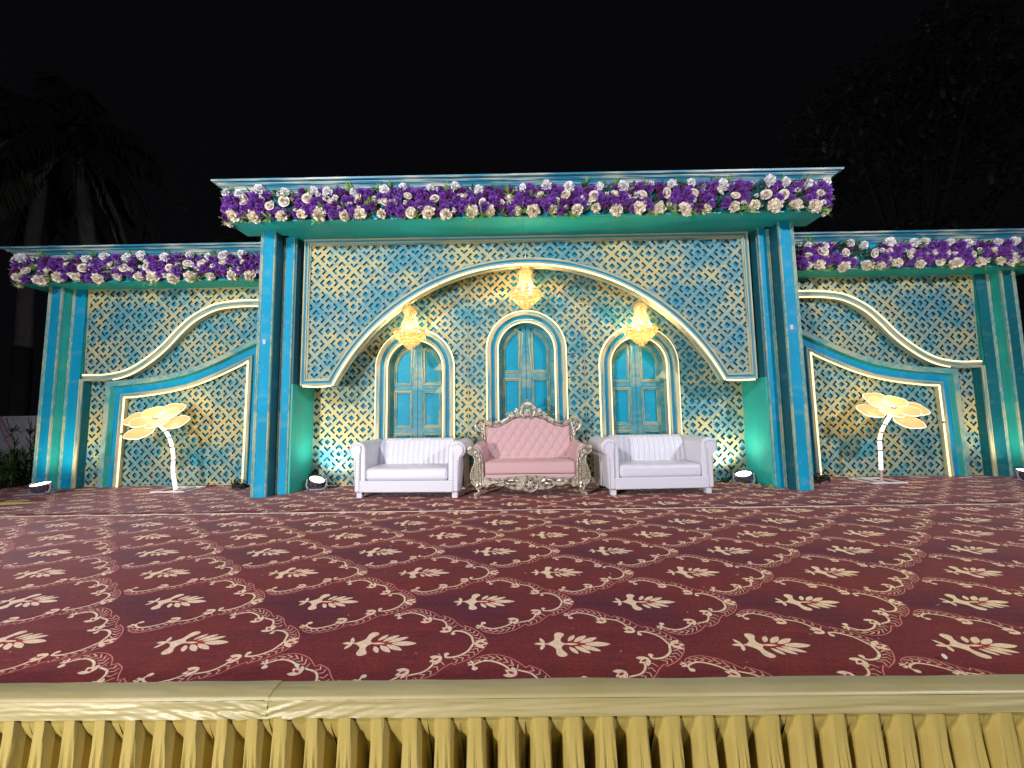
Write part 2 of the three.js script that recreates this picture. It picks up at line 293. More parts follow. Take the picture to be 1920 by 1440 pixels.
// gold satin skirt: a strip over the edge of the platform, a smooth band and box pleats below it
M.satin = phys({ roughness: 0.42, sheen: 0.5, sheenColor: lin(1, 0.9, 0.5), sheenRoughness: 0.4, bumpScale: 0.0022, bumpMap: grayMap(512, 512, 0.9, 0.9, (u, v) => 0.55 * fbm(u + 0.6 * v, v, 5, 9, 4, 101) + 0.3 * fbm(u, v + u, 14, 5, 3, 103) + 0.15 * fbm(u, v, 90, 90, 2, 105)),
  map: colorMap(512, 512, 1.3, 1.3, (u, v) => { const n = fbm(u, v, 5, 5, 4, 107), k = 0.88 + 0.24 * n; return [0.35 * k, 0.292 * k, 0.135 * k * (0.86 + 0.28 * n)]; }) });
M.pleat = M.satin.clone(); M.pleat.map = colorMap(512, 512, 1.1, 1.1, (u, v) => { const n = fbm(u, v, 7, 4, 4, 117), k = 0.84 + 0.32 * n; return [0.40 * k, 0.30 * k, 0.085 * k]; });
function skirt(x0, x1, label, seed, pitch, tab, seamAt) {
  const t = thing('stage_skirt', label, 'table skirt', [x0, 0, EDGE]), w = x1 - x0, r = rng(seed), wob = (x, k) => fbm((x0 + x) / 24 + 0.5, k, 48, 8, 3, seed) - 0.5, fine = (x, k) => fbm((x0 + x) / 24 + 0.5, k, 200, 16, 2, seed + 4) - 0.5;
  // cloth pulled towards the seam: slanting folds that die away from it
  const pull = (x, v) => { const d = Math.abs(x0 + x - seamAt), q = d * 2.4 + v * 0.55; return Math.exp(-d * 3.2) * (0.55 * Math.sin(q * 17 + 1) + 0.45 * Math.sin(q * 31 + 2)) * (0.25 + v); };
  part('edge_strip', grid(Math.round(w * 60), 10, (u, v) => { const x = u * w; return v < 0.7 ? [x, 0.008 + 0.008 * wob(x, 0.1) + 0.004 * fine(x, v) + 0.004 * Math.sin(v * 4), -0.085 + 0.016 * wob(x, 0.4) * (1 - v) + 0.1 * v] : [x, 0.008 - 0.012 * ((v - 0.7) / 0.3) ** 2 + 0.006 * wob(x, 0.1), -0.015 + 0.02 * Math.sin((v - 0.7) / 0.3 * 1.57)]; }, w, 0.12), M.satin, t);
  part('band', grid(Math.round(w * 90), 16, (u, v) => { const x = u * w, slack = Math.sin(v * Math.PI) * 0.8 + 0.2 * v; return [x, -0.004 - 0.062 * v + 0.008 * wob(x, 0.7) * v, 0.006 + 0.010 * slack * wob(x, 0.2) + 0.014 * slack * (fbm((x0 + x) / 24 + 0.5 + 0.012 * v, v * 0.4, 70, 8, 2, seed + 2) - 0.5) + 0.003 * slack * fine(x, v) + 0.006 * v + 0.006 * pull(x, v)]; }, w, 0.14), M.satin, t);
  // pleats: a rounded tab in front, and beside it cloth that is stitched flat above and runs back into a deep fold that opens below
  const n = Math.max(1, Math.round(w / pitch)), p = w / n;
  for (let i = 0; i < n; i++) {
    const lean = (r() - 0.5) * 0.16, deep = 0.085 + 0.04 * r(), ph = r() * 6, half = (tab / 2) * (0.92 + 0.2 * r()), grow = 0.03 + 0.06 * r(), swing = (r() - 0.5) * 0.012, e = 0.5 - half;
    const g = grid(56, 18, (u, v) => {
      const q = sstep(0, 0.42, v), a = u < 0.5 ? u : 1 - u, s = u < 0.5 ? -1 : 1; let x, z;
      const te = e + 0.02 - grow * q, rw = lerp(te * 0.97, 0.03, Math.min(1, v * 2.1)); // edge of the tab, half width of the flat back of the fold
      if (a < 0.10) { x = rw * a / 0.10; z = -0.004 - deep * q; }
      else if (a < 0.24) { const k = (a - 0.10) / 0.14; x = lerp(rw, te, k ** 0.8); z = lerp(-0.004 - deep * q, 0.004 + 0.006 * q, k ** 0.9); }
      else { const k = (a - 0.24) / 0.26; x = lerp(te, 0.5, k); z = 0.004 + 0.006 * q + (0.004 + 0.006 * q) * Math.sin(Math.min(1, 0.2 + k * 2.2) * 1.5) + (0.0035 * Math.sin(k * 7 * s + ph + v * 4) + 0.003 * Math.sin(k * 13 * s + ph * 2 + v * 9)) * q; }
      const t = a > 0.24 ? 1 : a / 0.24, cx = 0.5 + s * (0.5 - x) + lean * v * t;
      return [(i + cx) * p, -0.058 - 0.682 * v, z + swing * v * t + 0.004 * fine(i * p + u * 0.1, v)];
    }, p * 2, 0.66);
    part('pleat', toCreasedNormals(g, 1.1), M.pleat, t);
  }
}
skirt(-6.2, -1.183, 'gold satin skirt on the stage front with leaning pleats, ending at the vertical seam', 201, 0.120, 0.44, -1.19);
skirt(-1.196, 6.2, 'gold satin skirt along the stage front with even square box pleats', 202, 0.128, 0.45, -1.19);

// ---------------------------------------------------------------- cut lattice sheets
function inside(p, poly) { let c = false; for (let i = 0, j = poly.length - 1; i < poly.length; j = i++) if ((poly[i][1] > p[1]) !== (poly[j][1] > p[1]) && p[0] < ((poly[j][0] - poly[i][0]) * (p[1] - poly[i][1])) / (poly[j][1] - poly[i][1]) + poly[i][0]) c = !c; return c; }
const area = (q) => q.reduce((s, a, i) => { const b = q[(i + 1) % q.length]; return s + a[0] * b[1] - b[0] * a[1]; }, 0) / 2;
function clipTo(subject, convex) { // Sutherland-Hodgman
  let out = subject; if (area(convex) < 0) convex = [...convex].reverse();
  for (let i = 0; i < convex.length && out.length; i++) {
    const a = convex[i], b = convex[(i + 1) % convex.length], side = (p) => (b[0] - a[0]) * (p[1] - a[1]) - (b[1] - a[1]) * (p[0] - a[0]), src = out; out = [];
    for (let k = 0; k < src.length; k++) {
      const p = src[k], q = src[(k + 1) % src.length], sp = side(p), sq = side(q);
      if (sp >= 0) out.push(p);
      if ((sp >= 0) !== (sq >= 0)) { const t = sp / (sp - sq); out.push([lerp(p[0], q[0], t), lerp(p[1], q[1], t)]); }
    }
  }
  return out.filter((p, i) => { const q = out[(i + 1) % out.length]; return Math.hypot(p[0] - q[0], p[1] - q[1]) > 1e-4; });
}
const SHEET = 0.030;
// A cut sheet, tile by tile: each tile is a square on its corner with a small square hole and four angled slots. Whole tiles share one triangulation;
// tiles on the border are cut to the region, and their holes to the inset outline.
function lattice(region, inset, x0, y0, P, zFront) {
  const xs = region.map((p) => p[0]), ys = region.map((p) => p[1]), o = 0.400 * P, w = 0.057 * P, a = 0.163 * P, n = o - 2 * w, h = 0.128 * P, half = P / 2;
  const rot = (k) => (p) => (k === 0 ? p : k === 1 ? [p[1], -p[0]] : k === 2 ? [-p[0], -p[1]] : [-p[1], p[0]]);
  const chev = [[0, o], [a, o - a], [a - w, o - a - w], [0, n], [w - a, o - a - w], [-a, o - a]], legs = [[[0.0005, o], [a, o - a], [a - w, o - a - w], [0.0005, n]], [[-0.0005, o], [-0.0005, n], [w - a, o - a - w], [-a, o - a]]];
  const tile = [[0, half], [-half, 0], [0, -half], [half, 0]], dia = [[0, h], [-h, 0], [0, -h], [h, 0]];
  const full = [dia, ...[0, 1, 2, 3].map((k) => chev.map(rot(k)))], pieces = [[dia], ...[0, 1, 2, 3].map((k) => legs.map((l) => l.map(rot(k))))];
  const ccw = (q) => (area(q) < 0 ? [...q].reverse() : q), P3 = [], UV = [], W3 = [], WUV = [];
  function emit(outer, holes, tri, cx, cy) {
    const all = [...outer, ...holes.flat()];
    for (const [i, j, k] of tri) { const q = [all[i], all[j], all[k]]; if (area(q) < 0) q.reverse(); for (const c of q) { P3.push(c[0] + cx, c[1] + cy, zFront); UV.push(c[0] + cx, c[1] + cy); } }
    for (const hole of holes) for (let i = 0; i < hole.length; i++) { const p = hole[i], q = hole[(i + 1) % hole.length], zb = zFront - SHEET; for (const [c, z] of [[p, zFront], [q, zFront], [q, zb], [p, zFront], [q, zb], [p, zb]]) { W3.push(c[0] + cx, c[1] + cy, z); WUV.push(0, 0); } }
  }
  const tri = (outer, holes) => THREE.ShapeUtils.triangulateShape(outer.map((p) => V2(...p)), holes.map((q) => q.map((p) => V2(...p)))), F = full.map(ccw).map((q) => [...q].reverse()), T0 = ccw(tile), triFull = tri(T0, F);
  const i0 = Math.floor((Math.min(...xs) - x0) / half) - 1, i1 = Math.ceil((Math.max(...xs) - x0) / half) + 1, j0 = Math.floor((Math.min(...ys) - y0) / half) - 1, j1 = Math.ceil((Math.max(...ys) - y0) / half) + 1;
  const near = (poly, cx, cy) => poly.some((p, i) => { const q = poly[(i + 1) % poly.length], dx = q[0] - p[0], dy = q[1] - p[1], t = clamp(((cx - p[0]) * dx + (cy - p[1]) * dy) / (dx * dx + dy * dy || 1)); return Math.abs(p[0] + t * dx - cx) + Math.abs(p[1] + t * dy - cy) < half * 1.45; });
  const R = ccw(region), I = ccw(inset);
  for (let i = i0; i <= i1; i++) for (let j = j0; j <= j1; j++) {
    if ((i + j) & 1) continue;
    const cx = x0 + i * half, cy = y0 + j * half;
    if (!near(R, cx, cy) && !near(I, cx, cy)) { if (inside([cx, cy], I)) emit(T0, F, triFull, cx, cy); continue; }
    const loc = (q) => q.map((p) => [p[0] - cx, p[1] - cy]), cut = clipTo(loc(R), T0); if (cut.length < 3 || Math.abs(area(cut)) < 1e-6) continue;
    const holes = [], Il = loc(I);
    full.forEach((q, k) => {
      const whole = q.every((p, m) => { const e = q[(m + 1) % q.length]; return inside(p, Il) && inside([(p[0] + e[0]) / 2, (p[1] + e[1]) / 2], Il); });
      if (whole) return holes.push(q);
      for (const pc of pieces[k]) { const r = clipTo(Il, ccw(pc)); if (r.length > 2 && Math.abs(area(r)) > 1.0e-4) { let mx = 0, my = 0; for (const p of r) { mx += p[0] / r.length; my += p[1] / r.length; } const sh = r.map((p) => [lerp(mx, p[0], 0.97), lerp(my, p[1], 0.97)]); if (inside([mx, my], Il) && sh.every((p, m) => { const e = sh[(m + 1) % sh.length]; return inside([(p[0] + e[0]) / 2, (p[1] + e[1]) / 2], Il); })) holes.push(sh); } }
    });
    const H = holes.map((q) => [...ccw(q)].reverse());
    emit(cut, H, tri(cut, H), cx, cy);
  }
  const nf = P3.length / 3, g = new THREE.BufferGeometry(); for (const c of W3) P3.push(c); for (const c of WUV) UV.push(c);
  g.setAttribute('position', new THREE.Float32BufferAttribute(P3, 3)); g.setAttribute('uv', new THREE.Float32BufferAttribute(UV, 2)); g.computeVertexNormals(); g.addGroup(0, nf, 0); g.addGroup(nf, P3.length / 3 - nf, 1); return g;
}
const cutSheet = (g, parent, name) => part(name, g, null, parent).material = [M.lattice, M.slot];
const ledTube = (path, z, r = 0.0115) => tube(path.map((p) => V3(p[0], p[1], z)), r, 7, 1);
// the light of a strip: area lights of its own width just in front of it, one to each run of about `step` metres
function ledLight(path, z, side, step, nits, parent, T = (p) => p) {
  const len = path.reduce((s, p, i) => (i ? s + Math.hypot(p[0] - path[i - 1][0], p[1] - path[i - 1][1]) : 0), 0), n = Math.max(1, Math.round(len / step)), at = (d) => { let s = 0; for (let i = 1; i < path.length; i++) { const l = Math.hypot(path[i][0] - path[i - 1][0], path[i][1] - path[i - 1][1]); if (s + l >= d || i === path.length - 1) { const t = clamp((d - s) / l); return [lerp(path[i - 1][0], path[i][0], t), lerp(path[i - 1][1], path[i][1], t)]; } s += l; } };
  for (let i = 0; i < n; i++) {
    const a = T(at((i * len) / n)), b = T(at(((i + 1) * len) / n)), l = Math.hypot(b[0] - a[0], b[1] - a[1]); if (l < 0.02) continue;
    const nx = -(b[1] - a[1]) / l * side, ny = (b[0] - a[0]) / l * side, L = new THREE.RectAreaLight(lin(1.0, 0.70, 0.34), nits, l * 0.98, 0.022);
    L.name = 'led_light'; L.position.set((a[0] + b[0]) / 2 + nx * 0.018, (a[1] + b[1]) / 2 + ny * 0.018, z + 0.004);
    L.up.set(nx * 0.2, ny * 0.2, 1); L.lookAt(L.position.x + nx, L.position.y + ny, L.position.z - 0.35); scene.add(L);
  }
}

// ---------------------------------------------------------------- niche wall with three arched windows
const TOP = 3.851, ZW = -0.8;
const WIN = [
  { x: -1.823, spring: 1.887, r: 0.63, arch: 1.665, mid: [0.955, 1.475], low: [0.25, 0.772], label: 0 },
  { x: 0, spring: 2.155, r: 0.64, arch: 1.85, mid: [1.145, 1.66], low: [0.44, 0.955], label: 1 },
  { x: 1.825, spring: 1.887, r: 0.63, arch: 1.665, mid: [0.955, 1.475], low: [0.25, 0.772], label: 2 },
];
{
  const wall = thing('niche_wall', 'teal and gold lattice wall behind the sofas with three arched windows', 'stage backdrop', [0, 0, ZW]);
  const bay = (x0, x1, w, e) => [[x0 + e, e], [x0 + e, TOP - e], [x1 - e, TOP - e], [x1 - e, e], [w.x + w.r - 0.03 + e, e], ...arc(w.x, w.spring, w.r - 0.03 + e, 0, Math.PI, 28), [w.x - w.r + 0.03 - e, e]].reverse();
  for (const [x0, x1, k] of [[-3.49, -0.9515, 0], [-0.9485, 0.9485, 1], [0.9515, 3.49, 2]]) {
    cutSheet(lattice(bay(x0, x1, WIN[k], 0), bay(x0, x1, WIN[k], k === 1 ? 0.004 : 0.012), 0, 3.183, 0.3815, 0), wall, 'lattice_panel');
    { // the board behind the cut sheet: a strip to each side of the window and a piece over its arch
      const w = WIN[k], r = w.r - 0.028, zb = -SHEET - 0.002, quad = (a, b, c, d) => { const g = new THREE.BufferGeometry(); g.setAttribute('position', new THREE.Float32BufferAttribute([a, b, c, a, c, d].flatMap((p) => [p[0], p[1], zb]), 3)); g.setAttribute('uv', new THREE.Float32BufferAttribute([a, b, c, a, c, d].flat(), 2)); g.computeVertexNormals(); return g; };
      const ar = arc(w.x, w.spring, r, Math.PI, 0, 32), q = [quad([x0, 0], [w.x - r, 0], [w.x - r, TOP], [x0, TOP]), quad([w.x + r, 0], [x1, 0], [x1, TOP], [w.x + r, TOP])];
      for (let i = 0; i < 32; i++) q.push(quad(ar[i], ar[i + 1], [ar[i + 1][0], TOP], [ar[i][0], TOP]));
      part('backing_board', q, M.hole, wall);
    }
  }
  part('rear_board', box(-3.49, 3.49, 0, TOP, -0.27, -0.25), M.black, wall);
  for (const w of WIN) {
    const win = new THREE.Group(); win.name = 'arched_window'; win.position.set(w.x, 0, 0); wall.add(win);
    win.userData.label = ['arched window under the chandelier behind the armrest of the white sofa at the left', 'tallest arched window, behind the pink sofa', 'arched window with the most gold paint, behind the white sofa at the right'][w.label];
    const S = w.spring, path = [[-w.r, 0.002], ...arc(0, S, w.r, Math.PI, 0, 40), [w.r, 0.002]], put = { to3: (a, b, c) => [a, b, c] };
    part('surround', [sweep(path, [[0, -0.03], [0, 0.055], [-0.006, 0.062], [-0.058, 0.062], [-0.066, 0.054], [-0.074, 0.022]], put)], M.trim, win);
    part('channel', sweep(path, [[-0.0745, 0.021], [-0.084, 0.012], [-0.108, 0.012], [-0.1175, 0.021]], put), M.deep, win);
    part('inner_bead', sweep(path, [[-0.118, 0.020], [-0.122, 0.040], [-0.130, 0.052], [-0.155, 0.052], [-0.164, 0.044], [-0.164, -0.20]], put), M.trim, win);
    part('led_strip', ledTube(offsetPath(path, 0.010), 0.035), M.led, win);
    part('led_strip', ledTube(offsetPath(path, -0.174), 0.030), M.led, win);
    const at = (p) => [p[0] + w.x, p[1]];
    ledLight(offsetPath(path, 0.012), ZW + 0.035, 1, 0.55, 1.7, win, at); ledLight(offsetPath(path, -0.176), ZW + 0.030, -1, 0.55, 1.7, win, at);
    const R = 0.345, xr = 0.137, zd = -0.15, rim = 0.058;
    for (const s of [-1, 1]) {
      const m = (pts) => (s < 0 ? pts : pts.map((p) => [-p[0], p[1]]).reverse()), yt = S + Math.sqrt(R * R - xr * xr);
      const panes = [[[-R, w.arch], [-xr, w.arch], [-xr, yt], ...arc(0, S, R, Math.PI - Math.acos(xr / R), Math.PI, 12)], ...[w.mid, w.low].map(([a, b]) => [[-R, a], [-xr, a], [-xr, b], [-R, b]])];
      const grow = (pts) => { const cy = pts.length > 4; return cy ? [[-R - rim, w.arch - rim], [-xr + rim, w.arch - rim], [-xr + rim, S + Math.sqrt((R + rim) ** 2 - (xr - rim) ** 2)], ...arc(0, S, R + rim, Math.PI - Math.acos((xr - rim) / (R + rim)), Math.PI, 12).slice(1)] : [[-R - rim, pts[0][1] - rim], [-xr + rim, pts[0][1] - rim], [-xr + rim, pts[2][1] + rim], [-R - rim, pts[2][1] + rim]]; };
      M.door ??= phys({ roughness: 0.5, specularIntensity: 0.6, map: colorMap(512, 512, 1.2, 1.2, (u, v) => { const a = fbm(u, v, 5, 3, 3, 111), b = fbm(u, v, 30, 8, 3, 113); return mix3([0.02, 0.23, 0.33], [0.34, 0.36, 0.22], 0.62 * sstep(0.40, 0.78, 0.62 * a + 0.40 * b)); }) });
      const xo = -R - rim, xi = -xr + rim, rail = (y0, y1) => box(xo, xi, y0, y1, zd - 0.035, zd), leaf = [box(-0.5, xo, 0.004, S, zd - 0.035, zd), box(xi, -0.003, 0.004, S + 0.48, zd - 0.035, zd), rail(0.004, w.low[0] - rim), rail(w.low[1] + rim, w.mid[0] - rim), rail(w.mid[1] + rim, w.arch - rim)];
      { const ae = Math.PI - Math.acos(-xi / (R + rim)), n = 14, P = []; for (let i = 0; i < n; i++) { const a = lerp(Math.PI, ae, i / n), c = lerp(Math.PI, ae, (i + 1) / n), q = (r, t) => [r * Math.cos(t), S + r * Math.sin(t), zd]; P.push(...q(R + rim, a), ...q(R + rim, c), ...q(0.5, c), ...q(R + rim, a), ...q(0.5, c), ...q(0.5, a)); } P.push((R + rim) * Math.cos(ae), S + (R + rim) * Math.sin(ae), zd, xi, S + 0.5, zd, 0.5 * Math.cos(ae), S + 0.5 * Math.sin(ae), zd); const g = new THREE.BufferGeometry(); g.setAttribute('position', new THREE.Float32BufferAttribute(P, 3)); g.computeVertexNormals(); leaf.push(boxUV(g)); }
      const lg = merge(leaf); part('door_leaf', s < 0 ? lg : mirrored(lg), M.door, win);
      for (const p of panes) {
        part('panel_moulding', sweep(m(p), [[-rim, zd - 0.012], [-rim + 0.006, zd - 0.012], [-rim + 0.008, zd + 0.008], [-0.036, zd + 0.010], [-0.034, zd - 0.014], [-0.026, zd - 0.014], [-0.024, zd - 0.002], [-0.010, zd - 0.002], [-0.008, zd - 0.030], [0, zd - 0.038]], { closed: true, crease: 0.3 }), M.rub, win);
        part('panel', plate(m(p.map((q, i, all) => q)), zd - 0.048, 0.012), M.pane, win);
      }
    }
  }
}

// ---------------------------------------------------------------- side returns of the niche, pillars
function mirrored(g) { g = clean(g.clone()); g.scale(-1, 1, 1); const p = g.attributes; for (const k of ['position', 'normal', 'uv', 'color']) { const a = p[k]; if (!a) continue; const n = a.itemSize, d = a.array; for (let i = 0; i < a.count; i += 3) for (let c = 0; c < n; c++) { const t = d[(i + 1) * n + c]; d[(i + 1) * n + c] = d[(i + 2) * n + c]; d[(i + 2) * n + c] = t; } } return g; }
const SIDE = ['left', 'right'];
for (const s of [-1, 1]) {
  const T = (g) => (s < 0 ? g : mirrored(g)), k = s < 0 ? 0 : 1;
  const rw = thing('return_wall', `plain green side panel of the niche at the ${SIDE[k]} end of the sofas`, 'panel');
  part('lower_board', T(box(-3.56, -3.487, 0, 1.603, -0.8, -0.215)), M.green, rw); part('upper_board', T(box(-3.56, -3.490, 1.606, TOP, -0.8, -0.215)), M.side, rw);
  const post = (name, label, parts) => { const t = thing(name, label, 'pillar'); for (const [n, g, m] of parts) part(n, T(g), m, t); return t; };
  const strip = (x0, x1, y1, z, ridges = 2) => { const w = (x1 - x0) / ridges, pr = [[0, -0.02]]; for (let i = 0; i < ridges; i++) pr.push([i * w + 0.001, 0.006], [i * w + w * 0.3, 0.014], [i * w + w * 0.7, 0.014], [(i + 1) * w - 0.001, 0.006]); pr.push([x1 - x0, -0.02]); return sweep([[x0, 0.002], [x0, y1 - 0.002]], pr.map(([o, f]) => [-o, f]), { to3: (a, b, c) => [a, b, z + c], crease: 0.3 }); };
  // main pillar: a deep outer post and a narrower post stepped back from it
  const main = post('main_pillar', `tall blue stepped pillar with gold edge mouldings at the ${SIDE[k]} of the niche`, [
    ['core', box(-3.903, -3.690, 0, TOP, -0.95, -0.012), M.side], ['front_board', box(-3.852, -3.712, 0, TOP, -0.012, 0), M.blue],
    ['moulding', strip(-3.905, -3.853, TOP, -0.004), M.rub], ['edge_bead', strip(-3.711, -3.685, TOP, -0.006, 1), M.rub],
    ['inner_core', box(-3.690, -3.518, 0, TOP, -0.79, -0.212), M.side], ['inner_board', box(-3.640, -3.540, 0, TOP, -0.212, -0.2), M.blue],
    ['moulding', strip(-3.688, -3.641, TOP, -0.204), M.rub], ['edge_bead', strip(-3.539, -3.515, TOP, -0.206, 1), M.rub]]);
  const [sx, sy] = s < 0 ? [-3.797, 2.2] : [-3.768, 2.29];
  part('sticker', T(box(sx - 0.022, sx + 0.022, sy - 0.035, sy + 0.035, 0.0005, 0.0025)), M.sticker ??= std({ roughness: 0.4, map: colorMap(64, 64, 0.07, 0.07, (u, v) => { const n = fbm(u, v, 9, 9, 3, 121); return n > 0.55 ? [0.12, 0.13, 0.2] : [0.6, 0.62, 0.72]; }) }), main);
  // pilaster at the far end of the wing
  const d = s < 0 ? 0 : 0.075, wb = (x0, x1, ...r) => box(x0 - d, x1 - d, ...r), ws = (x0, x1, ...r) => strip(x0 - d, x1 - d, ...r), H = 3.34;
  post('wing_pilaster', `blue stepped pilaster with a green side at the outer ${SIDE[k]} end of the backdrop`, [  // brighter green on the cores carries the flood light in its colour
    ['core', wb(-7.948, -7.722, 0, H, -1.1, -0.752), M.green], ['front_board', wb(-7.892, -7.745, 0, H, -0.752, -0.74), s < 0 ? M.blue : M.dim],  // right boards take a darker teal, the weaker light put into colour
    ['moulding', ws(-7.95, -7.893, H, -0.744), M.rub], ['edge_bead', ws(-7.744, -7.718, H, -0.746, 1), M.rub],
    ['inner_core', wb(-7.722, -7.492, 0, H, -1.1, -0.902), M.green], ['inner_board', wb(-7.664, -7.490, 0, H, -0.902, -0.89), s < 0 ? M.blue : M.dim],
    ['moulding', ws(-7.718, -7.666, H, -0.894), M.rub]]);
}

// ---------------------------------------------------------------- arch screen in front of the niche
{
  const z = -0.285, YB = 1.583, R = 3.28, CY = 0.124, XO = 3.41, a0 = Math.asin((YB - CY) / R), scr = thing('arch_screen', 'gold and blue lattice screen with a wide round arch spanning the niche', 'arch screen', [0, 0, z]);
  const half = (s, e, eo = e) => { const p = [[s * (XO - e), YB + e], [s * (XO - e), TOP - 0.004 - e], [s * eo * 0.1 + s * 0.002, TOP - 0.004 - e]]; const r = R + e, y0 = YB + e, b = Math.asin((y0 - CY) / r), q = arc(0, CY, r, s > 0 ? Math.PI / 2 - (s * (eo * 0.1 + 0.002)) / r : Math.PI / 2 + (eo * 0.1 + 0.002) / r, s > 0 ? b : Math.PI - b, 40); return [...p, ...q]; };
  for (const s of [-1, 1]) {
    const reg = half(s, 0.02), ins = half(s, 0.095, 0.06); if (s > 0) { reg.reverse(); ins.reverse(); }
    cutSheet(lattice(reg, ins, 0, 3.535, 0.3775, 0), scr, 'lattice_panel');
    part('backing_board', plate(half(s, 0.022), -SHEET - 0.014, 0.013), M.hole, scr);
  }
  const ring = [[-XO, YB], ...arc(0, CY, R, Math.PI - a0, a0, 72), [XO, YB], [XO, TOP - 0.004], [-XO, TOP - 0.004]].reverse();
  const loop = ring.reverse(), opt = { closed: true, crease: 0.35 }; // left of the way is inwards
  const inw = area(loop) > 0 ? 1 : -1, pf = (l) => l.map(([o, f]) => [o * inw, f]);
  part('outer_bead', sweep(loop, pf([[0, -0.19], [0, 0.024], [0.005, 0.030], [0.022, 0.030], [0.028, 0.014]]), opt), M.trim, scr);
  part('channel', sweep(loop, pf([[0.0285, 0.013], [0.036, 0.007], [0.052, 0.007], [0.0565, 0.014]]), opt), M.deep, scr);
  part('inner_bead', sweep(loop, pf([[0.057, 0.013], [0.060, 0.030], [0.076, 0.033], [0.082, 0.014], [0.090, 0.017], [0.100, 0.017], [0.106, -0.001]]), opt), M.trim, scr);
  const ar = arc(0, CY, R - 0.012, Math.PI - a0, a0, 96), cut = [0, 30, 50, 71, 96];
  for (let i = 0; i < 4; i++) part('led_strip', ledTube(ar.slice(cut[i], cut[i + 1] + 1).map((p, k, all) => (k === all.length - 1 && i < 3 ? [lerp(all[k - 1][0], p[0], 0.75), lerp(all[k - 1][1], p[1], 0.75)] : p)), 0.02, 0.0135), M.led, scr);
  for (const s of [-1, 1]) {
    const leg = Array.from({ length: 9 }, (_, i) => [s * lerp(2.945, 3.37, i / 8), YB - 0.012 - 0.012 * Math.sin((i / 8) * 3.1) * (s < 0 ? 1 : 0.5)]);
    part('led_strip', ledTube(leg, 0.02, 0.0125), M.led, scr); ledLight(leg, z + 0.02, s < 0 ? 1 : -1, 0.45, 1.5, scr);
  }
  ledLight(ar, z + 0.0, -1, 0.5, 2.2, scr);
}

